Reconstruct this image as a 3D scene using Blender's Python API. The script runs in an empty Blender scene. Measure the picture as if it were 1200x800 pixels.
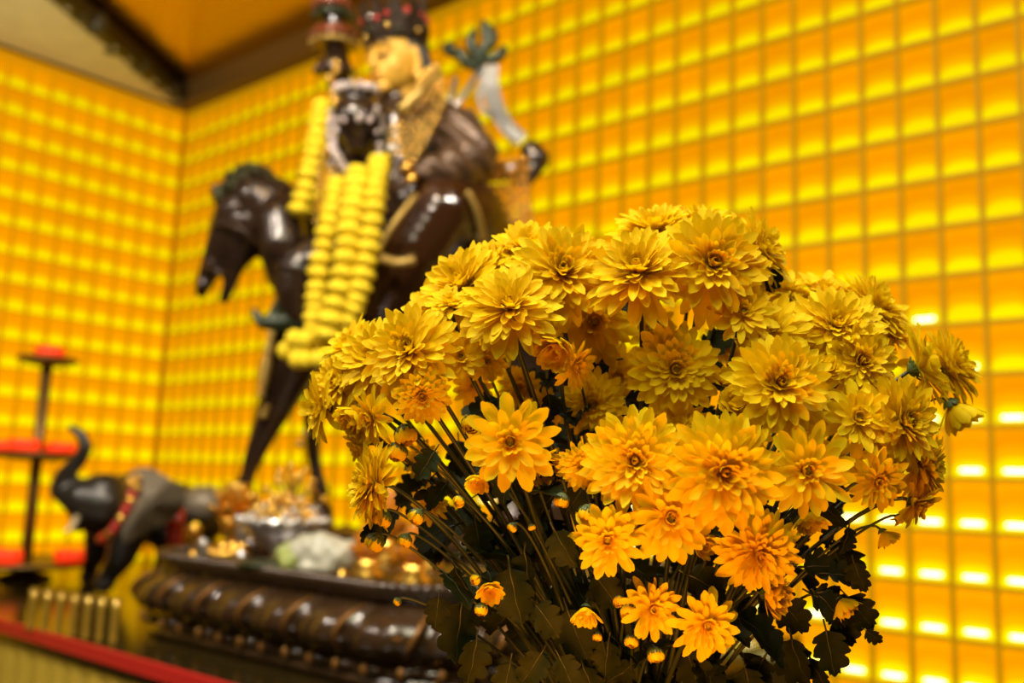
import bpy, bmesh, math, random
from mathutils import Vector, Matrix, Euler
random.seed(11)
PI = math.pi
scn = bpy.context.scene
COL = scn.collection
# ------------------------------------------------------------------ helpers
def V(*a): return Vector(a)
def lerp(a, b, t): return a + (b - a) * t
def sstep(a, b, x):
    t = max(0, min(1, (x - a) / (b - a))); return t * t * (3 - 2 * t)

def tag(o, label=None, cat=None, group=None, kind=None):
    if label: o['label'] = label
    if cat: o['category'] = cat
    if group: o['group'] = group
    if kind: o['kind'] = kind
    return o
def empty(name, loc, label=None, cat=None, group=None):
    o = bpy.data.objects.new(name, None); COL.objects.link(o)
    o.location = loc; o.empty_display_size = .02
    return tag(o, label, cat, group)
def link(name, me, parent=None, mat=None):
    o = bpy.data.objects.new(name, me); COL.objects.link(o)
    if mat is not None and not me.materials: me.materials.append(mat)
    if parent: o.parent = parent
    return o
def mesh(name, vs, fs, mat, parent=None, smooth=True, off=None, mats=None, midx=None):
    me = bpy.data.meshes.new(name)
    if off is not None: vs = [Vector(v) - off for v in vs]
    me.from_pydata([tuple(v) for v in vs], [], fs); me.update()
    if smooth: me.polygons.foreach_set('use_smooth', [True] * len(me.polygons))
    if mats:
        for m in mats: me.materials.append(m)
        if midx: me.polygons.foreach_set('material_index', midx)
    return link(name, me, parent, mat)
class MB:
    """collects shapes (in world space) that end up as ONE mesh object"""
    def __init__(s): s.v = []; s.f = []
    def add(s, vs, fs):
        n = len(s.v); s.v += [Vector(v) for v in vs]; s.f += [tuple(i + n for i in f) for f in fs]; return s
    def box(s, c, ax, ay, az):
        c = Vector(c); vs = []
        for k in (-1, 1):
            for j in (-1, 1):
                for i in (-1, 1): vs.append(c + ax * i + ay * j + az * k)
        return s.add(vs, [(0, 2, 3, 1), (4, 5, 7, 6), (0, 1, 5, 4), (2, 6, 7, 3), (0, 4, 6, 2), (1, 3, 7, 5)])
    def tube(s, pts, rad, n=10, cap=True):
        pts = [Vector(p) for p in pts]
        if not hasattr(rad, '__len__'): rad = [rad] * len(pts)
        up = None; rings = []
        for i, p in enumerate(pts):
            t = (pts[min(i + 1, len(pts) - 1)] - pts[max(i - 1, 0)])
            if t.length < 1e-9: t = V(0, 0, 1)
            t.normalize()
            if up is None: up = t.orthogonal().normalized()
            a = up - t * up.dot(t); a = a.normalized() if a.length > 1e-6 else t.orthogonal().normalized()
            up = a; b = t.cross(a)
            rings.append([p + (a * math.cos(2 * PI * k / n) + b * math.sin(2 * PI * k / n)) * rad[i] for k in range(n)])
        vs = [v for r in rings for v in r]; fs = []
        for i in range(len(pts) - 1):
            for k in range(n):
                k2 = (k + 1) % n; fs.append((i * n + k, i * n + k2, (i + 1) * n + k2, (i + 1) * n + k))
        if cap: fs.append(tuple(range(n))[::-1]); m = (len(pts) - 1) * n; fs.append(tuple(m + k for k in range(n)))
        return s.add(vs, fs)
    def lathe(s, base, prof, n=24, axis=None):
        """prof: (radius, height) list"""
        base = Vector(base); q = Matrix.Identity(3) if axis is None else V(0, 0, 1).rotation_difference(axis.normalized()).to_matrix()
        vs = []; fs = []
        for r, h in prof:
            for k in range(n):
                a = 2 * PI * k / n; vs.append(base + q @ V(max(r, 1e-5) * math.cos(a), max(r, 1e-5) * math.sin(a), h))
        for i in range(len(prof) - 1):
            for k in range(n):
                k2 = (k + 1) % n; fs.append((i * n + k, i * n + k2, (i + 1) * n + k2, (i + 1) * n + k))
        fs.append(tuple(range(n))[::-1]); m = (len(prof) - 1) * n; fs.append(tuple(m + k for k in range(n)))
        return s.add(vs, fs)
    def ball(s, c, r, seg=10, rings=6, sc=(1, 1, 1), rot=None):
        c = Vector(c); vs = [V(0, 0, 1)]; fs = []
        for i in range(1, rings):
            t = PI * i / rings
            for k in range(seg):
                a = 2 * PI * k / seg; vs.append(V(math.sin(t) * math.cos(a), math.sin(t) * math.sin(a), math.cos(t)))
        vs.append(V(0, 0, -1)); L = len(vs) - 1
        for k in range(seg): fs.append((0, 1 + k, 1 + (k + 1) % seg))
        for i in range(rings - 2):
            for k in range(seg):
                a = 1 + i * seg; fs.append((a + k, a + seg + k, a + seg + (k + 1) % seg, a + (k + 1) % seg))
        a = 1 + (rings - 2) * seg
        for k in range(seg): fs.append((a + k, L, a + (k + 1) % seg))
        out = []
        for v in vs:
            w = V(v.x * sc[0] * r, v.y * sc[1] * r, v.z * sc[2] * r)
            if rot is not None: w = rot @ w
            out.append(c + w)
        return s.add(out, fs)
    def build(s, name, mat, parent=None, smooth=True):
        off = parent_loc(parent)
        return mesh(name, s.v, s.f, mat, parent, smooth, off)
def parent_loc(p):
    l = V(0, 0, 0)
    while p is not None: l += Vector(p.location); p = p.parent
    return l
def bez(p0, p1, p2, p3, n):
    out = []
    for i in range(n + 1):
        t = i / n; u = 1 - t
        out.append(p0 * u ** 3 + p1 * 3 * u * u * t + p2 * 3 * u * t * t + p3 * t ** 3)
    return out
def catmull(pts, n=8):
    P_ = [pts[0] * 2 - pts[1]] + list(pts) + [pts[-1] * 2 - pts[-2]]; out = []
    for i in range(1, len(P_) - 2):
        for k in range(n):
            t = k / n; a, b, c, d = P_[i - 1], P_[i], P_[i + 1], P_[i + 2]
            out.append(.5 * ((2 * b) + (c - a) * t + (2 * a - 5 * b + 4 * c - d) * t * t + (3 * b - a - 3 * c + d) * t ** 3))
    out.append(pts[-1]); return out

# one continuous sculpted surface out of overlapping tapered volumes
def sculpt(name, prims, voxel, mat, parent=None, smooth=4, displace=None):
    bm = bmesh.new()
    def sph(c, r, sub=2, sc=None, rot=None):
        m = Matrix.Translation(c)
        if rot is not None: m = m @ rot.to_4x4()
        if sc is not None: m = m @ Matrix.Diagonal((sc[0], sc[1], sc[2], 1))
        bmesh.ops.create_icosphere(bm, subdivisions=sub, radius=r, matrix=m)
    for p in prims:
        if p[0] == 'e':
            sph(p[1], 1, 3, p[2], p[3] if len(p) > 3 else None)
        else:                                        # chain of (point, radius)
            ch = p[1]
            for (a, ra), (b, rb) in zip(ch, ch[1:]):
                L = (b - a).length; n = max(2, int(L / (min(ra, rb) * .35)) + 1)
                for i in range(n + 1):
                    t = i / n; sph(a.lerp(b, t), lerp(ra, rb, t), 2)
    me = bpy.data.meshes.new(name); bm.to_mesh(me); bm.free()
    o = bpy.data.objects.new(name, me); COL.objects.link(o)
    md = o.modifiers.new('r', 'REMESH'); md.mode = 'VOXEL'; md.voxel_size = voxel
    ms = o.modifiers.new('s', 'SMOOTH'); ms.iterations = smooth; ms.factor = .5
    dg = bpy.context.evaluated_depsgraph_get(); ev = o.evaluated_get(dg)
    m2 = bpy.data.meshes.new_from_object(ev, depsgraph=dg)
    bpy.data.objects.remove(o); bpy.data.meshes.remove(me)
    m2.name = name
    off = parent_loc(parent)
    for v in m2.vertices:
        if displace: v.co = displace(v.co, v.normal)
    if parent: m2.transform(Matrix.Translation(-off))
    m2.polygons.foreach_set('use_smooth', [True] * len(m2.polygons)); m2.materials.clear()
    return link(name, m2, parent, mat)

# ------------------------------------------------------------------ materials
def lin(c):
    return tuple((x / 255 / 12.92) if x / 255 <= .04045 else ((x / 255 + .055) / 1.055) ** 2.4 for x in c)
def new_mat(name):
    m = bpy.data.materials.new(name); m.use_nodes = True
    return m, m.node_tree.nodes, m.node_tree.links, m.node_tree.nodes['Principled BSDF']
def pmat(name, col, rough=.5, metal=0, emit=0, ecol=None, spec=.5, trans=0, coat=0, noise=0, nscale=30, bump=0, sss=0):
    m, N, L, b = new_mat(name)
    c = tuple(col) + (1,)
    b.inputs['Base Color'].default_value = c; b.inputs['Roughness'].default_value = rough
    b.inputs['Metallic'].default_value = metal; b.inputs['Specular IOR Level'].default_value = spec
    b.inputs['Transmission Weight'].default_value = trans; b.inputs['Coat Weight'].default_value = coat
    if emit:
        b.inputs['Emission Color'].default_value = tuple(ecol or col) + (1,); b.inputs['Emission Strength'].default_value = emit
    if noise or bump:
        tc = N.new('ShaderNodeTexCoord'); n = N.new('ShaderNodeTexNoise'); n.inputs['Scale'].default_value = nscale
        n.inputs['Detail'].default_value = 4
        L.new(tc.outputs['Object'], n.inputs['Vector'])
        if noise:
            r = N.new('ShaderNodeMapRange'); r.inputs['To Min'].default_value = 1 - noise; r.inputs['To Max'].default_value = 1 + noise
            L.new(n.outputs['Fac'], r.inputs['Value'])
            mx = N.new('ShaderNodeVectorMath'); mx.operation = 'SCALE'; mx.inputs[0].default_value = col
            L.new(r.outputs['Result'], mx.inputs['Scale']); L.new(mx.outputs['Vector'], b.inputs['Base Color'])
        if bump:
            bp = N.new('ShaderNodeBump'); bp.inputs['Strength'].default_value = bump; bp.inputs['Distance'].default_value = .01
            L.new(n.outputs['Fac'], bp.inputs['Height']); L.new(bp.outputs['Normal'], b.inputs['Normal'])
    return m
def petal_mat(name, col, col2, tw=.3):
    m, N, L, b = new_mat(name)
    tc = N.new('ShaderNodeTexCoord'); n = N.new('ShaderNodeTexNoise'); n.inputs['Scale'].default_value = 2.2
    L.new(tc.outputs['Object'], n.inputs['Vector'])
    mp = N.new('ShaderNodeMapRange'); mp.inputs['From Min'].default_value = .3; mp.inputs['From Max'].default_value = .7
    L.new(n.outputs['Fac'], mp.inputs['Value'])
    mx = N.new('ShaderNodeMix'); mx.data_type = 'RGBA'
    mx.inputs[6].default_value = tuple(col) + (1,); mx.inputs[7].default_value = tuple(col2) + (1,)
    L.new(mp.outputs['Result'], mx.inputs[0]); L.new(mx.outputs[2], b.inputs['Base Color'])
    b.inputs['Roughness'].default_value = .65; b.inputs['Specular IOR Level'].default_value = .12
    t = N.new('ShaderNodeBsdfTranslucent'); L.new(mx.outputs[2], t.inputs['Color'])
    ms = N.new('ShaderNodeMixShader'); ms.inputs[0].default_value = tw
    out = N['Material Output']; L.new(b.outputs[0], ms.inputs[1]); L.new(t.outputs[0], ms.inputs[2]); L.new(ms.outputs[0], out.inputs[0])
    return m
M = {}
M['petal'] = petal_mat('petal_yellow', (.84, .63, .003), (.80, .54, .002), .40)
M['petal_in'] = petal_mat('floret_yellow', (.82, .58, .003), (.78, .50, .002), .36)
M['eye'] = pmat('flower_eye', (.40, .32, .02), .8, noise=.4, nscale=40)
M['calyx'] = pmat('calyx_green', (.055, .085, .016), .55, noise=.35, nscale=3)
M['stem'] = pmat('stem_green', (.024, .030, .005), .5, noise=.35, nscale=60)
M['leaf'] = petal_mat('leaf_green', (.007, .012, .002), (.016, .019, .002), .12)
M['leafvein'] = pmat('leaf_vein', (.030, .032, .007), .5)
M['bronze'] = pmat('dark_bronze', (.024, .012, .007), .24, .2, spec=.5, coat=.25, noise=.4, nscale=14)
M['bronze2'] = pmat('brown_bronze', (.040, .019, .009), .26, .2, spec=.5, coat=.2, noise=.4, nscale=12)
M['pants'] = pmat('deep_brown_lacquer', (.030, .010, .003), .20, .1, spec=.5, coat=.3, noise=.3, nscale=8)
M['gold'] = pmat('gold', (.85, .50, .09), .28, 1)
M['facegold'] = pmat('gold_leaf_skin', (.60, .33, .035), .5, .12, noise=.1, nscale=20)
M['goldtrim'] = pmat('dull_gold_trim', (.34, .22, .05), .45, .6)
M['silver'] = pmat('silver', (.62, .60, .58), .3, .9)
M['ribbon'] = pmat('grey_silk', (.24, .225, .205), .5, .1, noise=.25, nscale=25)
M['goldbead'] = pmat('gold_bead', (.75, .46, .09), .22, .75)
M['copperbead'] = pmat('copper_bead', (.62, .30, .04), .22, .7)
M['glassbead'] = pmat('silver_bead', (.62, .52, .48), .15, .6)
M['green'] = pmat('dark_green_enamel', (.018, .026, .008), .4, .2)
M['mane'] = pmat('dark_green_mane', (.035, .032, .006), .5, .2, noise=.5, nscale=50)
M['red'] = pmat('red_enamel', (.45, .03, .015), .3)
M['garland'] = pmat('garland_yellow', (.78, .57, .004), .7, noise=.25, nscale=180, bump=.6)
M['jade'] = pmat('pale_jade', (.40, .39, .31), .35, noise=.3, nscale=18)
M['jadegreen'] = pmat('green_jade', (.26, .30, .08), .35)
M['glass'] = pmat('clear_crystal', (.95, .93, .88), .05, trans=.85, spec=.6)
M['amber'] = pmat('amber_glass', (.70, .26, .01), .15, trans=.5, emit=.05, ecol=(.9, .34, .01))
M['wood'] = pmat('carved_brown_wood', (.034, .017, .007), .24, .1, spec=.6, coat=.35, noise=.5, nscale=16, bump=.25)
M['elephant'] = pmat('black_grey_wood', (.020, .015, .011), .36, .1, coat=.2, noise=.4, nscale=18)
M['earcloth'] = pmat('weathered_grey_bronze', (.22, .18, .125), .45, .3, noise=.35, nscale=25, bump=.3)
M['lacquer'] = pmat('brown_lacquer_top', (.020, .013, .003), .16, spec=.5)
M['tabletop'] = pmat('brown_altar_top', (.026, .016, .004), .75, spec=.1, noise=.3, nscale=10)
M['redtrim'] = pmat('red_trim', (.40, .006, .006), .55, noise=.15, nscale=60)
M['cloth'] = pmat('gold_cloth', (.46, .31, .03), .6, noise=.15, nscale=20)
M['lampstand'] = pmat('brass_brown', (.16, .09, .02), .4, .5)
M['candle'] = pmat('red_candle', (.75, .03, .004), .4, emit=.55, ecol=(1.0, .04, .002))
M['cup'] = pmat('gold_glass_cup', (.40, .25, .03), .15, .4, trans=.2)
M['liquid'] = pmat('glowing_oil', (.9, .55, .02), .2, emit=.5, ecol=(1, .55, .01))  # liquid glows on its own to brighten the gold
M['tower_r'] = pmat('tower_red', (.16, .035, .010), .35, .2, noise=.4, nscale=40)
M['vase'] = pmat('brown_vase', (.15, .06, .02), .25, coat=.5)

# niche walls: acrylic lattice + back panel, lamp glow put into their emission colours
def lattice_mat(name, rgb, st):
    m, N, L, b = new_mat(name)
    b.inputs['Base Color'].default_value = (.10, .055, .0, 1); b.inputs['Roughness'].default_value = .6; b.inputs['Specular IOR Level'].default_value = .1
    b.inputs['Emission Color'].default_value = lin(rgb) + (1,); b.inputs['Emission Strength'].default_value = st  # dividers glow on their own, standing in for light from the niches
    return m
M['lattice'] = lattice_mat('self_glow_lattice', (188, 130, 0), .85); M['lattice_left'] = lattice_mat('brighter_glow_lattice', (208, 134, 0), .88)  # left wall copy glows more strongly
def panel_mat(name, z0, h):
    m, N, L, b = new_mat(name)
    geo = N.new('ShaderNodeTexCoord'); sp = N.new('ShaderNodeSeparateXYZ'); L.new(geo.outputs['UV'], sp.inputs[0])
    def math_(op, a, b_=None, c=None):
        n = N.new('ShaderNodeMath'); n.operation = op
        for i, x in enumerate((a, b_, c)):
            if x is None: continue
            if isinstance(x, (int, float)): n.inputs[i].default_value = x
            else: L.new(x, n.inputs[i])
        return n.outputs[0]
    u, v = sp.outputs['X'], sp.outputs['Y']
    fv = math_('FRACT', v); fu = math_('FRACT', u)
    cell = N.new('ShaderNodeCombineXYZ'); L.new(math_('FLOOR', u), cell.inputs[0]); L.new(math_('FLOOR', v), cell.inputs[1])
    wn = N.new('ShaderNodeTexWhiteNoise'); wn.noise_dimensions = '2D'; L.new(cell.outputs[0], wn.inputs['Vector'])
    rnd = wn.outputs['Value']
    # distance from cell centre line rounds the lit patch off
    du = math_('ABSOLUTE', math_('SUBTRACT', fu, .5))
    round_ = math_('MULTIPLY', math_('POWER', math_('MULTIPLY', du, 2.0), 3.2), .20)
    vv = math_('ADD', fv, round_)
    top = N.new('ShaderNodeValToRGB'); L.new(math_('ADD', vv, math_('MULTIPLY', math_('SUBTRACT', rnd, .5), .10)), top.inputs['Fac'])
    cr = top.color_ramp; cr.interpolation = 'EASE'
    e = cr.elements; e[0].position = 0; e[0].color = (1.2, .83, 0, 1); e[1].position = 1; e[1].color = lin((252, 160, 0)) + (1,)  # lamp glow fading up each niche, put into the emission colours
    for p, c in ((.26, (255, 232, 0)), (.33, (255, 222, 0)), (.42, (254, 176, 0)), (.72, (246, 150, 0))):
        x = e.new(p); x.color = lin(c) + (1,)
    low = math_('MULTIPLY', math_('SUBTRACT', 1.0, math_('DIVIDE', v, 23.28)), .34)  # lower rows set brighter, as if more of their lamps showed
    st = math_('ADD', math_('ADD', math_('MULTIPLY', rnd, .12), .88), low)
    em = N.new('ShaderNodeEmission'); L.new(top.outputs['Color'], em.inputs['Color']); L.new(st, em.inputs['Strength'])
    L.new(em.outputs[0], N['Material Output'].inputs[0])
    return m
M['lamp'] = pmat('lamp_white', (1, .95, .8), .4, emit=3.2, ecol=(1, .86, .42))

# ------------------------------------------------------------------ camera
F = 1123.8; PITCH = .1489; ROLL = .0365; ZC = 1.40
CAM = V(0, 0, ZC)
fw = V(0, math.cos(PITCH), math.sin(PITCH)); r0 = V(1, 0, 0); u0 = r0.cross(fw)
RT = r0 * math.cos(ROLL) + u0 * math.sin(ROLL); UP = u0 * math.cos(ROLL) - r0 * math.sin(ROLL)
def ray(px, py): return fw + RT * ((px - 600) / F) - UP * ((py - 400) / F)
def P(px, py, d): return CAM + ray(px, py) * d
def Pz(px, py, z):
    r = ray(px, py); return CAM + r * ((z - ZC) / r.z)
def dirc(v):          # direction given as (right, up, towards camera)
    return (RT * v[0] + UP * v[1] - fw * v[2]).normalized()
cd = bpy.data.cameras.new('camera'); cam = bpy.data.objects.new('camera', cd); COL.objects.link(cam)
rot = Matrix((RT, UP, -fw)).transposed(); cam.matrix_world = Matrix.Translation(CAM) @ rot.to_4x4()
cd.sensor_width = 36; cd.lens = F * 36 / 1200; cd.clip_start = .02; cd.clip_end = 60
cd.dof.use_dof = True; cd.dof.focus_distance = .585; cd.dof.aperture_fstop = 4.2
scn.camera = cam

# ------------------------------------------------------------------ the room
W = .09; TH = 2.4306; HW = 1.2937
DW = V(math.cos(TH), math.sin(TH), 0)              # along the right wall, towards the corner
DL = V(math.cos(TH + PI / 2), math.sin(TH + PI / 2), 0)   # along the left wall, away from the corner
O0 = CAM + V(11.7548, 23.4528, 13.493) * W
ZROW = lambda r: O0.z - HW * r * W
CORNER = O0 + DW * 39 * W
NR = DL.copy(); NL = -DW.copy()                     # room-side normals: right wall looks along DL, left wall along -DW
R_TOP, R_BOT = -4.28, 19
DEP = .17 * W
FLOORZ = 0.0
def niche_wall(name, start, along, nrm, ncol, label_side, first_lamps):
    """start: wall point at column 0 (front face); columns run along 'along'"""
    root = empty(name, (start.x, start.y, FLOORZ)); root['kind'] = 'structure'
    lat = MB(); up = V(0, 0, 1)
    ztop, zbot = ZROW(R_TOP), ZROW(R_BOT)
    tv = .055 * W; thz = .058 * W
    mid = (ztop + zbot) / 2
    for c in range(ncol + 1):
        p = start + along * (c * W) - nrm * (DEP / 2); p.z = mid
        lat.box(p, along * tv, nrm * (DEP / 2), up * ((ztop - zbot) / 2))
    for r in range(-4, R_BOT + 1):
        p = start + along * (ncol * W / 2) - nrm * (DEP / 2 - .004); p.z = ZROW(r)
        lat.box(p, along * (ncol * W / 2), nrm * (DEP / 2), up * thz)
    p = start + along * (ncol * W / 2) - nrm * (DEP / 2); p.z = (ZROW(-4) + ztop) / 2
    lat.box(p, along * (ncol * W / 2), nrm * (DEP / 2 - .001), up * ((ztop - ZROW(-4)) / 2))
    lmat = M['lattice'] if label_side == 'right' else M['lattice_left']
    lat.build('lattice', lmat, root, smooth=False)
    # back panel, uv in cells
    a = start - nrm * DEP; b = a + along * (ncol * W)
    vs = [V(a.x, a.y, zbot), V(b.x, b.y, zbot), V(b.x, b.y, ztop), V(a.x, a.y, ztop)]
    o = mesh('painted_glow_panel', vs, [(0, 1, 2, 3)], M['panel'], root, False, parent_loc(root))
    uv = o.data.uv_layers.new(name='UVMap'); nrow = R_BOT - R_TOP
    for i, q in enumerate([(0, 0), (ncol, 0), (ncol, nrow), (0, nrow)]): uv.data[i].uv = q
    # plain board under the niches and a backing board
    lo = MB(); c = start + along * (ncol * W / 2) - nrm * .02; c.z = zbot / 2
    lo.box(c, along * (ncol * W / 2), nrm * .02, up * (zbot / 2)); lo.build('skirting_board', M['lattice'], root, False)
    bk = MB(); c = start + along * (ncol * W / 2) - nrm * (DEP + .03); c.z = 1.75
    bk.box(c, along * (ncol * W / 2), nrm * .025, up * 1.75); bk.build('backing_board', M['tabletop'], root, False)
    # lamps: a short white tube on the floor of each niche
    rest = MB(); spots = []
    for r in range(7, R_BOT + 1) if label_side == 'right' else ():
        for c in range(ncol):
            if c < 22 or (r < 9 and (c < 36 or (c * 7 + r * 5) % 3)): continue
            p = start + along * ((c + .5) * W) - nrm * (DEP * .80); p.z = ZROW(r) + .22 * W
            d = ray_px(p); spots.append((d, p))
    spots.sort(key=lambda s: s[0])
    lamp_me = None
    for i, (d, p) in enumerate(spots):
        if i < first_lamps:
            if lamp_me is None:
                mb = MB(); mb.tube([along * (-.25 * W), along * (-.22 * W), along * (.22 * W), along * (.25 * W)], [.03 * W, .055 * W, .055 * W, .03 * W], 8)
                ob = mesh('lamp_tube', mb.v, mb.f, M['lamp'], root); lamp_me = ob.data
            else: ob = link('lamp_tube', lamp_me, root)
            ob.location = p - parent_loc(root)
        else:
            rest.tube([p - along * (.29 * W), p + along * (.29 * W)], .05 * W, 6)
    if rest.v: rest.build('lamp_tube_rows', M['lamp'], root)['kind'] = 'stuff'
    return root
def ray_px(p):
    d = p - CAM; z = d.dot(fw)
    if z < .05: return 1e9
    x = 600 + F * d.dot(RT) / z; y = 400 - F * d.dot(UP) / z
    inside = 0 <= x <= 1200 and 0 <= y <= 800
    return d.length + (0 if inside else 100)
M['panel'] = panel_mat('painted_niche_glow', 0, 1)
NCR = 47
niche_wall('wall_right', CORNER.copy(), -DW, NR, NCR, 'right', 90)
niche_wall('wall_left', CORNER + DL * (0 * W), DL, NL, 24, 'left', 90)

# ceiling, floor
ZT = ZROW(R_TOP)
def quad(name, pts, mat, kind='structure', parent=None):
    o = mesh(name, pts, [tuple(range(len(pts)))], mat, parent, False)
    if kind: o['kind'] = kind
    return o
def slab(name, pts, th, mat, kind='structure'):
    n = len(pts); vs = [Vector(p) for p in pts] + [Vector(p) + V(0, 0, th) for p in pts]
    fs = [tuple(range(n))[::-1], tuple(range(n, 2 * n))] + [(i, (i + 1) % n, n + (i + 1) % n, n + i) for i in range(n)]
    o = mesh(name, vs, fs, mat, None, False); o['kind'] = kind; return o
def ceil_mat():
    m, N, L, b = new_mat('gold_gloss_ceiling')
    b.inputs['Base Color'].default_value = (.60, .36, .02, 1); b.inputs['Roughness'].default_value = .25; b.inputs['Metallic'].default_value = 1
    tc = N.new('ShaderNodeTexCoord'); mp = N.new('ShaderNodeMapping'); mp.inputs['Rotation'].default_value = (0, 0, TH)
    mp.inputs['Scale'].default_value = (.6, 9, 1); n = N.new('ShaderNodeTexNoise'); n.inputs['Scale'].default_value = 2
    L.new(tc.outputs['Object'], mp.inputs['Vector']); L.new(mp.outputs['Vector'], n.inputs['Vector'])
    bp = N.new('ShaderNodeBump'); bp.inputs['Strength'].default_value = .15; bp.inputs['Distance'].default_value = .02
    L.new(n.outputs['Fac'], bp.inputs['Height']); L.new(bp.outputs['Normal'], b.inputs['Normal'])
    return m
M['ceiling'] = ceil_mat()
ZCEIL = ZT + .11
ext = 4.6
c0 = V(CORNER.x, CORNER.y, ZCEIL)
back = c0 - NR * .06 - NL * .06
slab('ceiling', [back, back - DW * ext, back - DW * ext + DL * ext, back + DL * ext], .05, M['ceiling'])
fl = V(CORNER.x, CORNER.y, -.05) - NR * .06 - NL * .06
slab('floor', [fl, fl - DW * ext, fl - DW * ext + DL * ext, fl + DL * ext], .05, M['tabletop'])
# brown cornice beam along the right wall
mb = MB(); cc = CORNER - DW * (ext / 2) + NR * .015; cc.z = ZT + .055
mb.box(cc, DW * (ext / 2), NR * .05, V(0, 0, .054))
M['cornice'] = pmat('brown_cornice', (.10, .052, .010), .45, .2)
tag(mb.build('trim_1', M['cornice'], None, False), kind='structure')
M['cornerpost'] = lattice_mat('self_glow_corner_post', (165, 96, 0), .8)  # post given its own glow so it reads less dark
mb = MB(); cc = CORNER + NR * .006 + NL * .006; cc.z = (ZT + ZROW(R_BOT)) / 2
mb.tube([V(cc.x, cc.y, ZROW(R_BOT)), V(cc.x, cc.y, ZT)], .011, 8)
tag(mb.build('trim_4', M['cornerpost']), kind='structure')
# silver slatted strip over the left wall: widens away from the corner
M['slat'] = pmat('pale_slats', (.50, .50, .31), .4, .3, noise=.2, nscale=12)
sl = MB(); e0 = V(CORNER.x, CORNER.y, ZT + .012); se = V(-.139, -.990, 0)
for k in range(24):
    a = e0 + se * (.10 + k * .11)
        # run along the wall direction until the wall face
    w = DL; b = a + w * 3.2
    sl.box((a + b) / 2, w * 1.6, w.cross(V(0, 0, 1)) * .029, V(0, 0, .006))
tri = [V(CORNER.x, CORNER.y, 0), V(CORNER.x, CORNER.y, 0) + DL * 3.9, V(CORNER.x, CORNER.y, 0) + se * 2.9]
st = MB(); vs = [p + V(0, 0, ZT + .022) for p in tri] + [p + V(0, 0, ZT + .05) for p in tri]
st.add(vs, [(2, 1, 0), (3, 4, 5), (0, 1, 4, 3), (1, 2, 5, 4), (2, 0, 3, 5)])
M['slatback'] = pmat('slat_shadow', (.045, .04, .015), .7)
o = st.build('trim_2', M['slatback'], None, False); tag(o, kind='structure')
bm_ = sl.build('slats', M['slat'], o, False)
ed = MB(); ed.tube([e0 + se * .02 + V(0, 0, .04), e0 + se * 2.9 + V(0, 0, .04)], .05, 8)
for k in range(30):
    ed.ball(e0 + se * (.1 + k * .09) + V(random.uniform(-.02, .02), 0, .03), random.uniform(.03, .055), 7, 5)
M['darkedge'] = pmat('dark_olive_edge', (.035, .028, .008), .5, .2, noise=.4)
tag(ed.build('trim_3', M['darkedge']), kind='structure')

# ------------------------------------------------------------------ altar table
ZTAB = 1.07; OFF_EDGE = .93                       # distance of the front edge along the wall normal
NB = -NR                                          # pointing back to the wall
def at_s(s, off, z): return DW * s + NB * off + V(0, 0, z)
def plane_hit(px, py, off):
    r = ray(px, py); return CAM + r * ((off - CAM.dot(NB)) / r.dot(NB))
def dep(p): return (p - CAM).dot(fw)
root = empty('altar_table', at_s(1.5, 1.6, 0), 'long brown topped altar table with red edge band and gold cloth front', 'table')
S0, S1 = 1.0, 3.55; OB = 2.26
mb = MB(); mb.box(at_s((S0 + S1) / 2, (OFF_EDGE + OB) / 2, ZTAB - .02), DW * ((S1 - S0) / 2), NB * ((OB - OFF_EDGE) / 2), V(0, 0, .02))
mb.build('table_top', M['lacquer'], root, False)
mb = MB(); mb.box(at_s((S0 + S1) / 2, OFF_EDGE - .006, ZTAB - .010), DW * ((S1 - S0) / 2), NB * .006, V(0, 0, .0125))
mb.build('red_band', M['redtrim'], root, False)
mb = MB(); n = 160
vs = []; fs = []
for i in range(n + 1):
    s = lerp(S0, S1, i / n); wv = .010 * math.sin(i * 1.3) + .005 * math.sin(i * 2.9)
    for z, k in ((ZTAB - .023, 0.1), (ZTAB - .10, .4), (.05, 1)): vs.append(at_s(s, OFF_EDGE - .004 + wv * k + .012, z))
for i in range(n):
    for j in range(2): a = i * 3 + j; fs.append((a, a + 1, a + 4, a + 3))
mb.add(vs, fs); mb.build('gold_cloth', M['cloth'], root)
mb = MB(); mb.box(at_s((S0 + S1) / 2, (OFF_EDGE + OB) / 2 + .03, (ZTAB - .04) / 2), DW * ((S1 - S0) / 2 - .02), NB * ((OB - OFF_EDGE) / 2 - .04), V(0, 0, (ZTAB - .042) / 2))
mb.build('table_body', M['tabletop'], root, False)

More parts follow.
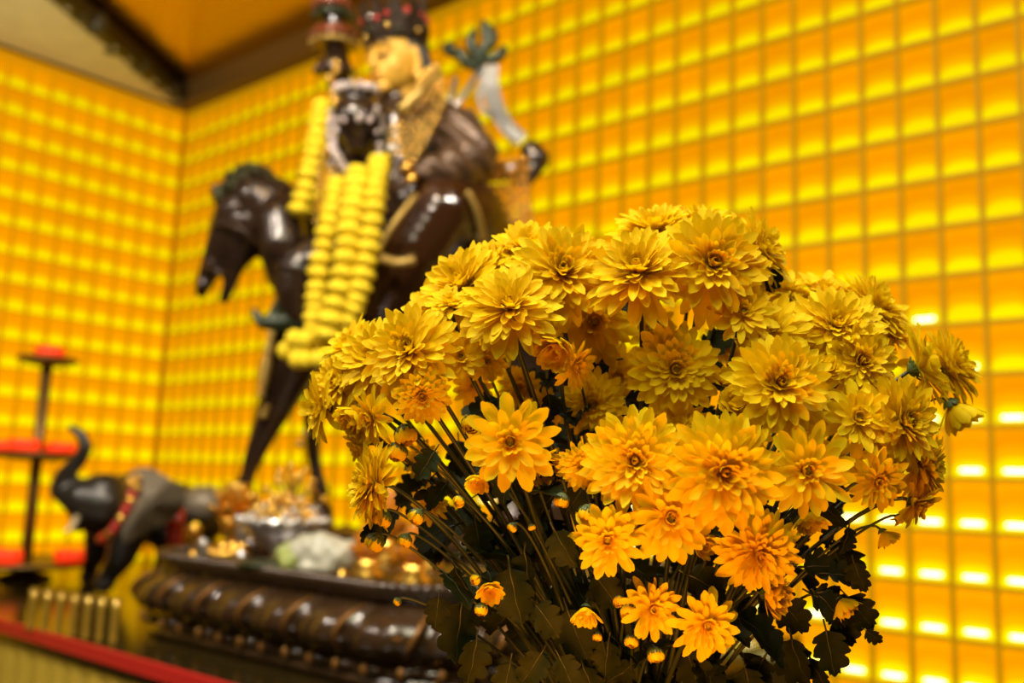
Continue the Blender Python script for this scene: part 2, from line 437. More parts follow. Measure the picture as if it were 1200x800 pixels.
# ------------------------------------------------------------------ lotus pedestal
PS0, PS1, PO0, PO1 = 1.03, 2.03, 1.05, 1.98; PH = .155
pc = at_s((PS0 + PS1) / 2, (PO0 + PO1) / 2, ZTAB)
ped = empty('lotus_pedestal', pc, 'long carved brown lotus pedestal under the horse statue', 'pedestal')
def rrect(a, b, r, n):
    """points and outward normals of a rounded rectangle, evenly spaced"""
    segs = []; L = []
    per = 4 * (a - r) + 4 * (b - r) + 2 * PI * r; out = []
    for i in range(n):
        d = per * i / n
        for kind, ln, data in (('l', 2 * (a - r), ((-(a - r), -b), (1, 0), (0, -1))), ('c', PI * r / 2, ((a - r, -(b - r)), -PI / 2)),
                               ('l', 2 * (b - r), ((a, -(b - r)), (0, 1), (1, 0))), ('c', PI * r / 2, ((a - r, b - r), 0)),
                               ('l', 2 * (a - r), ((a - r, b), (-1, 0), (0, 1))), ('c', PI * r / 2, ((-(a - r), b - r), PI / 2)),
                               ('l', 2 * (b - r), ((-a, b - r), (0, -1), (-1, 0))), ('c', PI * r / 2, ((-(a - r), -(b - r)), PI))):
            if d <= ln + 1e-9:
                if kind == 'l': p0, t, nn = data; out.append((p0[0] + t[0] * d, p0[1] + t[1] * d, nn[0], nn[1]))
                else: c, a0 = data; th = a0 + d / r; out.append((c[0] + r * math.cos(th), c[1] + r * math.sin(th), math.cos(th), math.sin(th)))
                break
            d -= ln
    return out, per
NP = 480; rr, per = rrect((PS1 - PS0) / 2, (PO1 - PO0) / 2, .20, NP)
K = round(per / .135)
prof = [(0, .0, 0), (.04, .012, 0), (.10, .012, 0), (.13, -.012, 0), (.15, .0, .02), (.20, .006, .026), (.25, .0, .018), (.29, -.012, .0), (.30, -.010, .004), (.36, .012, .026), (.42, .026, .034), (.55, .030, .040), (.68, .020, .038), (.78, .002, .026), (.85, -.018, .008), (.875, -.020, 0), (.89, -.004, 0), (.97, 0, 0), (1.0, -.004, 0)]
vs = []; fs = []
for hz, o_, g in prof:
    for i, (x, y, nx, ny) in enumerate(rr):
        u = (i / NP * K * (2 if hz < .29 else 1) + (hz - .5) * .55) % 1
        lobe = math.sin(PI * u) ** .55 - .35 + .22 * math.exp(-((u - .12) / .05) ** 2) - .12 * math.exp(-((u - .55) / .06) ** 2) + .07 * math.sin(u * 6 * PI) * (hz > .5)
        d = o_ - .03 + g * lobe
        vs.append(pc + DW * (x + nx * d) + NB * (y + ny * d) + V(0, 0, hz * PH))
for j in range(len(prof) - 1):
    for i in range(NP): i2 = (i + 1) % NP; fs.append((j * NP + i, j * NP + i2, (j + 1) * NP + i2, (j + 1) * NP + i))
m = (len(prof) - 1) * NP; fs.append(tuple(m + i for i in range(NP))); fs.append(tuple(range(NP))[::-1])
# outward orientation (DW, NB, Z is left-handed when DW x NB = -Z)
if DW.cross(NB).z < 0: fs = [f[::-1] for f in fs]
mb = MB(); mb.add(vs, fs); mb.build('carved_lotus_body', M['wood'], ped)
mb = MB(); rb, per = rrect((PS1 - PS0) / 2 - .032, (PO1 - PO0) / 2 - .032, .17, 170)
for x, y, nx, ny in rb[::1]: mb.ball(pc + DW * x + NB * y + V(0, 0, PH + .004), .0115, 9, 6)
mb.build('bead_rim', M['wood'], ped)
ZP = ZTAB + PH
M['orange_lit'] = pmat('orange_highlight', (.20, .085, .012), .4, .4)  # orange highlights on the carving, put in as coloured ribs and flecks
def ped_pt(u, hz, out):
    i = (u / K * NP) % NP; i0 = int(i); f = i - i0; a, b = rr[i0], rr[(i0 + 1) % NP]
    x, y, nx, ny = [lerp(a[q], b[q], f) for q in range(4)]
    return pc + DW * (x + nx * out) + NB * (y + ny * out) + V(0, 0, hz * PH)
for k in range(K):
    mb = MB(); pts = [ped_pt(k + .12 - (hz - .5) * .55, hz, o_) for hz, o_ in ((.36, -.004), (.46, .012), (.56, .018), (.66, .014), (.76, -.004), (.83, -.024))]
    mb.tube(pts, [.002, .0035, .0045, .0045, .0035, .002], 6); mb.build('lobe_rib', M['orange_lit'], ped)
    for q in (.25, .75):
        mb = MB(); mb.ball(ped_pt(k + q, .21, -.006), .0075, 8, 6, (.8, .8, 1.3)); mb.build('orange_fleck', M['orange_lit'], ped)

# ------------------------------------------------------------------ horse and rider statue
D0 = 2.25
def S(px, py, dd=0): return P(px, py, D0 + dd)
def R_(r): return r * D0 / F
def chain(*pts): return ('c', [(S(x, y, d), R_(r)) for x, y, r, d in pts])
stat = empty('horse_and_rider_statue', V(S(470, 600).x, S(470, 600).y, ZP + .01), 'dark bronze statue of a crowned gold-faced rider on a horse, facing left', 'statue')
# rock under the hooves
rk = []
for px, py, d, rx, rz in ((320, 640, -.02, 55, 26), (400, 640, .05, 60, 24), (480, 640, .0, 70, 30), (580, 640, .05, 75, 32), (650, 650, .0, 50, 24), (287, 615, 0, 20, 40), (372, 620, .12, 22, 40), (600, 610, .1, 24, 44), (650, 610, -.08, 24, 44)):
    c = S(px, py, d); rk.append(('e', c, (R_(rx), R_(rx) * .8, R_(rz))))
zb = ZP + .003
def clampz(co, n):
    k = math.sin(co.x * 70) * math.sin(co.y * 83 + 1) * math.sin(co.z * 77) * .004
    co = co + n * k
    return V(co.x, co.y, max(co.z, zb))
rock = sculpt('rock_base', rk, .009, M['bronze2'], stat, 3, clampz)
# the horse: one body
hp = [
    chain((278, 248, 27, 0), (266, 278, 23, 0), (252, 305, 16, 0), (241, 328, 11, 0), (236, 342, 8, 0)),          # forehead to nose
    chain((292, 262, 30, 0), (284, 286, 23, 0), (275, 312, 12, 0), (268, 336, 8, 0), (263, 350, 7, 0)),             # jaw, open mouth
    chain((300, 232, 30, 0), (318, 242, 37, .01), (336, 264, 42, .03), (352, 300, 48, .06), (376, 335, 48, .08)),   # arched neck
    chain((328, 258, 28, -.04), (332, 288, 29, -.055), (340, 318, 30, -.03)),                                        # chest bulge
    chain((376, 335, 52, .08), (440, 345, 58, .10), (520, 345, 58, .10), (590, 335, 60, .08), (625, 345, 56, .08)),
    chain((365, 370, 44, .02), (346, 418, 37, .0), (328, 464, 24, 0), (313, 498, 17, 0), (300, 528, 13, 0), (290, 556, 9, 0), (285, 576, 12, 0)),
    chain((395, 380, 30, .16), (380, 440, 20, .16), (366, 490, 13, .14), (367, 530, 9, .13), (372, 560, 9, .12), (374, 576, 13, .12)),
    chain((625, 360, 50, .14), (650, 420, 34, .16), (640, 480, 20, .15), (662, 520, 12, .14), (655, 560, 10, .13), (650, 575, 13, .12)),
    chain((625, 360, 50, .02), (630, 420, 36, .0), (600, 480, 20, -.02), (622, 525, 12, -.04), (608, 560, 10, -.06), (600, 575, 13, -.06)),
    chain((284, 226, 6, -.02), (279, 205, 3, -.02)), chain((296, 222, 6, .03), (294, 203, 3, .03)),
    ('e', S(238, 333, -.012), (R_(8), R_(8), R_(8))), ('e', S(262, 262, -.035), (R_(9), R_(6), R_(7))),
]
horse = sculpt('horse', hp, .0065, M['bronze'], stat, 4)
mb = MB()
for k in range(44):
    t = k / 43; bx = lerp(256, 352, t); by = 232 - 24 * math.sin(PI * min(1, t * 1.25)) + (t > .7) * (t - .7) * 40
    for j in range(3):
        dx, dy = random.uniform(-12, 4), random.uniform(-18, -4); d = random.uniform(-.03, .03)
        mb.tube([S(bx, by + 6, d), S(bx + dx * .4, by + dy, d), S(bx + dx, by + dy + random.uniform(2, 12), d - .01)], [R_(5), R_(4.5), R_(1.5)], 6)
mb.build('mane', M['mane'], horse)
mb = MB(); mb.tube(catmull([S(660, 330, .08), S(690, 330, .1), S(706, 380, .1), S(700, 450, .1), S(712, 510, .1)], 6), [R_(12)] + [R_(16)] * 15 + [R_(13)] * 6 + [R_(8)] * 2 + [R_(2)], 10)
mb.build('tail', M['mane'], horse)
mb = MB()
for ring in (((240, 308), (256, 318), (268, 322)), ((252, 262), (282, 268), (300, 290))):
    mb.tube(catmull([S(ring[0][0] - 4, ring[0][1], -.045), S(ring[1][0], ring[1][1], -.075), S(ring[2][0] + 4, ring[2][1], -.05)], 5), R_(2.2), 6)
mb.ball(S(248, 306, -.05), R_(4), 8, 6); mb.ball(S(280, 244, -.06), R_(5), 8, 6)
mb.build('bridle', M['bronze2'], horse)
for k in range(9):
    mb = MB(); x, y = lerp(318, 306, k / 8), lerp(392, 462, k / 8); mb.ball(S(x, y, -.08), R_(random.uniform(4, 7)), 8, 6); mb.build('chest_bead', M['goldtrim'], horse)
for x, y in ((312, 478), (309, 486), (352, 520), (358, 508)):
    mb = MB(); mb.ball(S(x, y, -.05), R_(5), 8, 6); mb.build('leg_bead', M['goldtrim'], horse)
# saddle cloth over the croup
mb = MB(); vs = []; fs = []
for i in range(15):
    t = i / 14
    for j in range(12):
        u = j / 11; x = lerp(535, 655, t); a = lerp(-1.25, 1.0, u)
        c = S(x, 342, .09); r = R_(66)
        vs.append(c + UP * r * math.cos(a) + fw * r * math.sin(a) * 1.0)
for i in range(14):
    for j in range(11): fs.append((i * 12 + j, i * 12 + j + 1, (i + 1) * 12 + j + 1, (i + 1) * 12 + j))
mb.add(vs, fs); mb.build('saddle_cloth', M['ribbon'], horse)
# the rider: one body from neck to boots
rp = [
    chain((498, 285, 50, 0), (488, 240, 46, 0), (470, 190, 44, .02), (466, 150, 40, .03), (466, 118, 20, .02), (463, 100, 19, .01)),
    chain((440, 150, 24, .08), (500, 130, 26, .0), (530, 150, 26, -.03)),
    chain((420, 160, 22, .12), (400, 190, 20, .12), (408, 205, 15, .05), (415, 190, 13, -.01)),
    chain((528, 150, 28, -.03), (548, 180, 28, -.05), (540, 205, 22, -.12), (505, 205, 15, -.16), (484, 202, 12, -.16)),
    ('e', S(478, 205, -.165), (R_(11), R_(9), R_(12))),
    chain((474, 197, 4.6, -.19), (464, 196, 4.4, -.20), (459, 204, 4, -.20), (463, 211, 3.6, -.19)), chain((473, 204, 4.8, -.20), (461, 205, 4.5, -.21), (456, 213, 4.1, -.21), (461, 220, 3.7, -.20)),
    chain((474, 211, 4.6, -.20), (463, 214, 4.3, -.21), (459, 222, 4, -.21), (464, 228, 3.6, -.20)), chain((477, 216, 4, -.20), (468, 221, 3.8, -.21), (465, 228, 3.5, -.21), (469, 233, 3.1, -.20)),
    chain((482, 196, 5, -.18), (474, 190, 4.6, -.20), (465, 188, 4, -.205)),
]
rider = sculpt('rider', rp, .0065, M['bronze2'], stat, 4)
# far leg with trouser folds and the upturned boot
lg = [chain((440, 285, 40, -.02), (396, 300, 36, -.04), (356, 312, 32, -.05)), chain((352, 312, 28, -.06), (346, 340, 25, -.07), (352, 366, 20, -.07))]
for yy, rr_ in ((318, 31), (330, 29), (342, 27), (354, 25)): lg.append(('e', S(348, yy, -.065), (R_(rr_), R_(rr_) * .9, R_(6)), Matrix.Rotation(.15, 3, 'Y')))
trouser = sculpt('trouser_leg', lg, .005, M['bronze'], rider, 2)
bt = [chain((358, 372, 17, -.07), (330, 378, 12, -.075), (308, 378, 8, -.075), (300, 370, 5, -.075), (298, 362, 3, -.075)), chain((318, 372, 6, -.08), (326, 352, 4, -.08), (332, 342, 3, -.08))]
sculpt('boot', bt, .0045, M['green'], rider, 2)
# near leg under the robe: big oval knee
kn = [chain((560, 285, 48, -.02), (545, 255, 48, -.08), (518, 246, 41, -.14)), chain((516, 248, 42, -.14), (488, 292, 42, -.15), (462, 330, 38, -.14), (446, 366, 28, -.13), (436, 395, 20, -.13))]
def folds(co, n):
    return co + n * (.0035 * math.sin((co.z * 1.1 + co.x * .8) * 75))
knee = sculpt('robe_leg', kn, .006, M['pants'], rider, 5)
mb = MB(); mb.tube(catmull([S(548, 224, -.20), S(560, 250, -.19), S(566, 285, -.16)], 6), R_(3.5), 6); mb.build('robe_hem', M['goldtrim'], knee)
mb = MB(); mb.tube(catmull([S(488, 228, -.23), S(462, 262, -.26), S(438, 302, -.25)], 6), R_(3.5), 6); mb.build('robe_hem', M['goldtrim'], knee)
mb = MB(); mb.tube(catmull([S(446, 302, -.25), S(468, 308, -.275), S(486, 304, -.27)], 6), R_(5), 6)
mb.build('robe_hem', M['goldtrim'], knee)
# draped sleeve
sv = [chain((512, 140, 22, -.04), (534, 158, 34, -.06), (552, 182, 32, -.09)), chain((552, 186, 30, -.09), (528, 196, 22, -.14), (498, 200, 14, -.17)), chain((556, 190, 24, -.07), (560, 212, 14, -.07))]
def drape(co, n): return co + n * (.004 * math.sin((co - S(500, 120)).dot((UP * .75 + RT * .65)) * 160))
M['sleeve'] = pmat('grey_brown_satin', (.085, .046, .024), .38, .3, noise=.3, nscale=14)
sculpt('sleeve', sv, .005, M['sleeve'], rider, 3, drape)
# curled scarf end behind the shoulder
sc = [chain((570, 205, 10, .02), (596, 200, 11, .02), (618, 198, 15, .02), (628, 186, 17, .02), (622, 176, 13, .02)), chain((626, 196, 12, .01), (618, 212, 8, .0), (606, 218, 4, 0))]
sculpt('scarf_end', sc, .005, M['bronze'], rider, 3)
# head
hy = dirc((-.68, -.10, .72)); hz = (UP * .99 - RT * .06); hz = (hz - hy * hz.dot(hy)).normalized(); hx = hy.cross(hz)
HR = Matrix((hx, hy, hz)).transposed(); hc = S(463, 73, .0)
def Hd(x, y, z): return hc + HR @ V(R_(x), R_(y), R_(z))
def hell(x, y, z, a, b, c, tilt=None): return ('e', Hd(x, y, z), (R_(a), R_(b), R_(c)), HR if tilt is None else HR @ tilt)
def hch(*q): return ('c', [(Hd(x, y, z), R_(r)) for x, y, z, r in q])
hd = [hell(0, -6, 8, 31, 34, 35), hell(0, 4, -12, 25, 27, 26), hell(0, 22, -31, 10, 9, 8), hell(-12, 13, -8, 13, 13, 17), hell(12, 13, -8, 13, 13, 17),
      hch((0, 28, 12, 3.6), (0, 32, 2, 3.6), (0, 34.5, -6, 4.2)), hell(-4.5, 30, -8, 3.6, 3.6, 3), hell(4.5, 30, -8, 3.6, 3.6, 3),
      hell(0, 29, -17, 9.5, 4, 2.6), hell(0, 28.5, -22, 7.5, 4, 3), hch((-21, 22, 12, 2.6), (-12, 28, 16, 2.8), (-4, 29, 12, 2.6)), hch((21, 22, 12, 2.6), (12, 28, 16, 2.8), (4, 29, 12, 2.6)),
      hell(-12, 25, 5, 8, 5, 4.4), hell(12, 25, 5, 8, 5, 4.4),
      hch((-31, -6, 8, 4.5), (-32, -8, -6, 4), (-30, -4, -22, 4.5)), hch((31, -6, 8, 4.5), (32, -8, -6, 4), (30, -4, -22, 4.5)),
      hch((0, -8, -20, 19), (0, -10, -44, 19))]
head = sculpt('head', hd, .0028, M['facegold'], rider, 3)
mb = MB()
for sx in (-1, 1):
    mb.tube(catmull([Hd(sx * 20, 24.5, 14), Hd(sx * 12, 31, 19), Hd(sx * 4, 32.5, 14)], 5), R_(1.7), 6)
    mb.tube(catmull([Hd(sx * 19, 23.5, 4), Hd(sx * 12, 30.5, 1.8), Hd(sx * 5, 29.5, 3)], 5), R_(1.6), 6)
M['line'] = pmat('dark_line', (.05, .02, .01), .5)
# brows, lids and lips are painted on the head: kept with the hair colour
mb.build('painted_brows', M['line'], rider)
mb = MB(); mb.ball(Hd(0, 31.5, -19.4), R_(1), 12, 8, (7.5, 3, 1.6), HR); mb.build('painted_lips', M['red'], rider)
mb = MB()
mb.ball(Hd(0, -13, 12), R_(1), 24, 14, (33.5, 32, 33), HR)
for sx in (-1, 1): mb.tube(catmull([Hd(sx * 30, -12, 10), Hd(sx * 33, -18, -12), Hd(sx * 30, -18, -40), Hd(sx * 34, -14, -62)], 6), [R_(9)] * 8 + [R_(8)] * 8 + [R_(3)] * 3, 10)
M['hair'] = pmat('black_hair', (.018, .014, .010), .4)
mb.build('hair', M['hair'], rider)
# crown with leaf points and jewels
mb = MB(); q = HR @ V(0, 0, 1)
mb.lathe(Hd(0, -6, 22), [(R_(33), 0), (R_(36), R_(1)), (R_(36), R_(10)), (R_(33), R_(12)), (R_(22), R_(14)), (R_(16), R_(30)), (R_(10), R_(46)), (R_(2), R_(52))], 28, q)
for k in range(10):
    a = 2 * PI * k / 10; cx, cy = math.cos(a), math.sin(a)
    for w_, h0, h1 in ((9, 8, 22), (6, 22, 34), (3, 34, 46)):
        c = Hd(36 * cx, -6 + 36 * cy, 22 + (h0 + h1) / 2)
        mb.box(c, (HR @ V(-cy, cx, 0)) * R_(w_), (HR @ V(cx, cy, 0)) * R_(2.2), q * R_((h1 - h0) / 2 + 1))
M['crown'] = pmat('dark_crown', (.022, .012, .006), .65, .1, spec=.2, noise=.5, nscale=60)
crown = mb.build('crown', M['crown'], rider, False)
for k in range(20):
    a = 2 * PI * k / 20; mb = MB(); mb.ball(Hd(38 * math.cos(a), -6 + 38 * math.sin(a), 28 + 16 * (k % 3 == 0) + 6 * (k % 2)), R_(random.uniform(2.6, 4.4)), 8, 6)
    mb.build(('crown_ruby', 'crown_pearl', 'crown_emerald')[k % 3], M[('red', 'goldbead', 'green')[k % 3]], rider)
for k in range(10):
    a = 2 * PI * (k + .5) / 10; mb = MB(); mb.ball(Hd(36 * math.cos(a), -6 + 36 * math.sin(a), 48), R_(3.5), 8, 6); mb.build('crown_ruby' if k % 2 else 'crown_pearl', M['red' if k % 2 else 'glassbead'], rider)

# ---- things the rider holds or wears
vz = empty('treasure_vase', S(418, 172, -.10), 'round dark lidded vase with beaded rim held before the rider\'s chest', 'vase')
mb = MB(); mb.lathe(S(418, 176, -.10), [(R_(a), R_(b)) for a, b in ((10, 0), (14, 2), (12, 6), (20, 14), (27, 28), (28, 40), (22, 52), (17, 58), (20, 62), (21, 66))], 24, UP); mb.build('vase_body', M['bronze'], vz)
mb = MB()
for k in range(26):
    a = 2 * PI * k / 26; mb.ball(S(418, 108, -.10) + RT * R_(23) * math.cos(a) + fw * R_(23) * math.sin(a) + UP * R_(4 * (k % 2)), R_(4), 8, 6)
mb.build('beaded_rim', M['glassbead'], vz)
for k in range(34):
    mb = MB(); a = random.uniform(0, 2 * PI); h = random.uniform(14, 60); r = 29 if h < 46 else 22
    mb.ball(S(418, 176 - h, -.10) + RT * R_(r) * math.cos(a) - fw * R_(r) * math.sin(a), R_(random.uniform(2.5, 4.6)), 8, 6)
    mb.build('vase_jewel', M['glassbead'], vz)
bn = empty('victory_banner', S(398, 180, .08), 'tall tiered red and green banner column at the rider\'s left, top cut by frame', 'banner')
mb = MB(); mb.tube([S(400, 190, .08), S(388, -40, .08)], R_(5), 10); mb.tube([S(397, 104, .08), S(388, -40, .08)], R_(15), 14); mb.build('pole', M['bronze'], bn)
tiers = [(392, 68, 22, 20, 'bronze2', 'tier'), (391, 44, 26, 10, 'goldtrim', 'tier_fringe'), (391, 30, 25, 16, 'tower_r', 'tier'), (390, 10, 22, 12, 'green', 'tier_fringe'), (389, -6, 21, 18, 'tower_r', 'tier'), (389, -30, 14, 20, 'gold', 'finial')]
for x, y, r, h, mt, nm in tiers:
    mb = MB(); mb.lathe(S(x, y + h, .08), [(R_(r * .8), 0), (R_(r), R_(2)), (R_(r * 1.05), R_(h * .3)), (R_(r * .92), R_(h * .8)), (R_(r * .55), R_(h)), (R_(r * .3), R_(h + 3))], 20, UP)
    for k in range(14):
        a = 2 * PI * k / 14; mb.ball(S(x, y + h * .8, .08) + RT * R_(r * 1.06) * math.cos(a) + fw * R_(r * 1.06) * math.sin(a), R_(3.2), 7, 5)
    mb.build(nm, M[mt], bn)
mb = MB()
for k in range(6): mb.ball(S(388 + random.uniform(-8, 10), 74 + k * 9, .02), R_(random.uniform(4, 6)), 8, 6)
mb.build('tassel', M['goldbead'], bn)
# ritual staff with crest and grey ribbon
sf = empty('ritual_staff', S(508, 172, -.06), 'slim silver staff with dark leafy crest and grey ribbon behind the shoulder', 'staff')
mb = MB(); mb.tube([S(506, 176, -.06), S(536, 122, -.03), S(566, 78, .0)], [R_(5), R_(4.5), R_(3)], 8); mb.tube([S(519, 150, -.02), S(534, 92, .0)], R_(3.5), 8); mb.build('shaft', M['silver'], sf)
mb = MB()
for pts in (((562, 80), (566, 60), (578, 44), (574, 30)), ((562, 80), (556, 62), (552, 48), (557, 34)), ((560, 82), (544, 70), (538, 56)), ((566, 72), (584, 66), (592, 54)), ((568, 62), (571, 40), (566, 24)), ((540, 66), (526, 58), (530, 50))):
    c = catmull([S(x, y, 0) for x, y in pts], 5); n = len(c); mb.tube(c, [R_(6.5 * math.sin(PI * (.12 + .85 * i / n)) + 1) for i in range(n)], 8)
mb.build('leaf_crest', M['green'], sf)
def strap(pts, wid, d=0, tw=0):
    c = catmull([S(x, y, d + z) for x, y, z in pts], 8); vs = []; fs = []
    for i, p in enumerate(c):
        t = (c[min(i + 1, len(c) - 1)] - c[max(i - 1, 0)]).normalized(); b = t.cross(fw).normalized(); k = i / (len(c) - 1)
        w_ = R_(wid) * (1 - .25 * k); f_ = fw * R_(3) * math.sin(k * 9)
        vs += [p - b * w_ + f_, p - b * w_ * .3 - f_, p + b * w_ * .35 + f_, p + b * w_ - f_]
    for i in range(len(c) - 1):
        for j in range(3): fs.append((i * 4 + j, i * 4 + j + 1, i * 4 + j + 5, i * 4 + j + 4))
    return vs, fs
mb = MB(); mb.add(*strap([(573, 76, 0), (574, 100, -.01), (582, 126, 0), (594, 148, .01), (612, 164, 0)], 11)); mb.add(*strap([(572, 84, 0), (562, 108, 0), (566, 128, 0), (580, 136, 0)], 3.5)); mb.build('ribbon', M['ribbon'], sf)

def beads(name, paths, r, mat, label, cat, group=None, gap=2.0, jit=.25):
    mb = MB()
    for path in paths:
        c = catmull(path, 14); acc = 0; last = c[0]
        for p in c:
            acc += (p - last).length; last = p
            if acc >= gap * r: mb.ball(p + V(random.uniform(-1, 1), random.uniform(-1, 1), random.uniform(-1, 1)) * r * jit, r * random.uniform(.85, 1.15), 7, 5); acc = 0
    c0 = sum(mb.v, V(0, 0, 0)) / len(mb.v)
    o = mesh(name, mb.v, mb.f, mat, None, True, c0); o.location = c0
    return tag(o, label, cat, group)
def SP(*q): return [S(x, y, d) for x, y, d in q]
beads('bead_necklace', [SP((510 - k * 3, 72 + k * 2, -.04), (520 - k * 7, 110, -.13), (506 - k * 9, 152, -.18), (480 - k * 5, 196 - k * 4, -.20)) for k in range(6)], R_(3.0), M['goldbead'], 'many-stranded gold bead necklace slung over the rider\'s near shoulder', 'necklace')
mb = MB(); mb.tube(catmull(SP((514, 84, -.14), (494, 106, -.19), (468, 132, -.20)), 8), [R_(4)] * 8 + [R_(7)] * 8 + [R_(4)], 8)
c0 = S(494, 104, -.12); tag(mesh('gold_scarf', mb.v, mb.f, M['goldtrim'], None, True, c0), 'rolled pale gold scarf lying across the gold necklace below the face', 'scarf').location = c0
beads('bead_necklace', [SP((388, 130, -.06), (386, 165, -.12), (402, 198, -.16), (428, 206, -.17), (446, 190, -.17), (452, 150, -.14)), SP((392, 140, -.08), (394, 175, -.14), (412, 200, -.17), (436, 198, -.17), (446, 165, -.15)), SP((384, 186, -.12), (398, 212, -.15), (420, 218, -.17))], R_(3.4), M['glassbead'], 'silver bead necklace looping below the dark vase', 'necklace')
beads('bead_strand', [SP((386, 168, -.12), (377, 190, -.14), (372, 220, -.14), (370, 262, -.12)), SP((394, 190, -.15), (383, 215, -.15), (379, 245, -.14))], R_(3), M['goldbead'], 'short gold bead strand hanging left of the yellow garlands', 'necklace')
beads('bead_strand', [SP((582 + k * 7, 182 - k, -.02 + .01 * (k % 2)), (580 + k * 7.5, 225, -.03), (588 + k * 7, 258 + (k % 2) * 6, -.03), (606 + k * 4, 276 - (k % 2) * 8, -.02)) for k in range(6)], R_(4.2), M['copperbead'], 'bundle of copper gold bead strands hanging from the curled scarf end', 'necklace')
beads('bead_strand', [SP((452, 196, -.20), (449, 182, -.19), (452, 150, -.17)), SP((456, 210, -.20), (460, 176, -.18))], R_(3), M['green'], 'short green bead strand beside the tallest yellow garland', 'necklace')
pn = MB(); pn.ball(S(459, 174, -.20), R_(5.5), 10, 8); c0 = S(459, 174, -.2); tag(mesh('crystal_pendant', pn.v, pn.f, M['silver'], None, True, c0), 'bright round silver pendant on the rider\'s chest', 'pendant').location = c0
pn = MB(); pn.ball(S(477, 196, -.22), R_(6), 10, 8); pn.lathe(S(484, 212, -.2), [(R_(5), 0), (R_(8), R_(2)), (R_(8), R_(6)), (R_(5), R_(8))], 14, dirc((-.5, .6, .5))); c0 = S(480, 203, -.2)
tag(mesh('gold_ring', pn.v, pn.f, M['gold'], None, True, c0), 'gold ring on the rider\'s near hand above the knee', 'ring').location = c0

# ---- marigold garlands
def garland(name, strands, label, tassel=None, group='yellow flower garlands'):
    allv = []
    root = empty(name, strands[0][0][0], label, 'garland', group)
    for path, r in strands:
        mb = MB(); c = catmull(path, 12); acc = 1e9; last = c[0]
        for i, p in enumerate(c):
            acc += (p - last).length; last = p
            if acc >= r * .84:
                t = (c[min(i + 1, len(c) - 1)] - c[max(i - 1, 0)]).normalized(); q = V(0, 0, 1).rotation_difference(t).to_matrix()
                rr_ = r * random.uniform(.92, 1.10); n0 = len(mb.v)
                mb.ball(p, rr_, 18, 9, (1, 1, .58), q)
                for j in range(n0, len(mb.v)):
                    w = mb.v[j] - p; mb.v[j] = p + w * random.uniform(.90, 1.07)
                acc = 0
        mb.build('flower_strand', M['garland'], root)
    if tassel:
        mb = MB()
        for x, y, d, rr_ in tassel:
            for k in range(14):
                mb.ball(S(x, y, d) + V(random.gauss(0, 1), random.gauss(0, 1), random.gauss(0, 1)) * R_(rr_) * .5, R_(rr_) * .42, 9, 6)
        mb.build('tassel', M['garland'], root)
    return root
garland('flower_garland', [(SP((379, 126, -.02), (374, 160, -.06), (363, 205, -.08), (352, 246, -.09)), R_(13.5))], 'short yellow flower garland hanging far left, behind the horse\'s neck')
garland('flower_garland', [(SP((396, 216, -.18), (386, 260, -.21), (374, 320, -.23), (368, 390, -.24)), R_(12.5))], 'leftmost of the three long yellow garlands on the rider\'s lap', [(365, 408, -.24, 24), (385, 400, -.24, 16)])
garland('flower_garland', [(SP((420, 204, -.20), (412, 255, -.24), (402, 320, -.27), (384, 392, -.28)), R_(14.5))], 'middle and thickest of the three long yellow garlands')
garland('flower_garland', [(SP((445, 190, -.20), (440, 230, -.24), (432, 290, -.26), (418, 350, -.27), (402, 388, -.26)), R_(12))], 'rightmost long yellow garland, reaching up highest beside the gold necklace')

# ------------------------------------------------------------------ elephant on the altar table
def onplane(px, py, z): return Pz(px, py, z)
DE = 2.62
def E_(x, y, dd=0): return P(x, y, DE + dd)
def RE(r): return r * DE / F
def ech(*q): return ('c', [(E_(x, y, d), RE(r)) for x, y, r, d in q])
foot_y = ray_px  # placeholder to keep names short
def ground_y(px, d):
    # image row where the table top lies at depth d
    lo, hi = 560, 900
    for _ in range(40):
        m_ = (lo + hi) / 2
        if P(px, m_, d).z > ZTAB: lo = m_
        else: hi = m_
    return lo
gy = ground_y(130, DE); gy2 = ground_y(160, DE + .2)
ele = empty('elephant_statue', V(E_(165, gy).x, E_(165, gy).y, ZTAB), 'dark wooden elephant figure with raised trunk left of the lotus pedestal', 'statue')
ep = [
    ech((118, 594, 34, -.02), (150, 592, 40, .03), (205, 604, 42, .14), (236, 606, 34, .2)),
    ech((122, 590, 30, -.06), (98, 584, 24, -.08), (82, 580, 15, -.09), (70, 574, 12, -.09), (76, 556, 10.5, -.09), (92, 540, 9, -.09), (101, 524, 8, -.09), (96, 510, 6.5, -.09), (82, 500, 4, -.09)),
    ('e', E_(122, 572, -.05), (RE(26), RE(26), RE(18))),
    ech((95, 602, 13, -.09), (92, 616, 8, -.09)),
    ech((152, 620, 24, -.03), (142, 652, 17, -.03), (128, gy - 22, 12, -.02), (122, gy - 12, 13, -.02)),
    ech((118, 620, 20, .12), (112, 650, 14, .14), (106, gy2 - 20, 10, .2), (104, gy2 - 10, 12, .2)),
    ech((205, 622, 26, .08), (200, 655, 18, .10), (190, gy - 24, 13, .06), (186, gy - 14, 14, .06)),
    ech((236, 622, 22, .26), (236, 655, 16, .28), (240, gy2 - 22, 12, .28), (240, gy2 - 12, 13, .28)),
]
def clampt(co, n): return V(co.x, co.y, max(co.z, ZTAB + .001))
sculpt('elephant_body', ep, .0075, M['elephant'], ele, 4, clampt)
mb = MB(); vs = []; fs = []
ear = [(152, 552), (172, 550), (196, 562), (214, 578), (212, 596), (196, 612), (172, 622), (146, 636), (146, 606), (148, 578)]
cen = E_(172, 588, -.20)
pts = catmull([E_(x, y, -.15 - .03 * math.sin(i)) for i, (x, y) in enumerate(ear + ear[:1])], 6)[:-1]; n = len(pts)
vs = [cen]
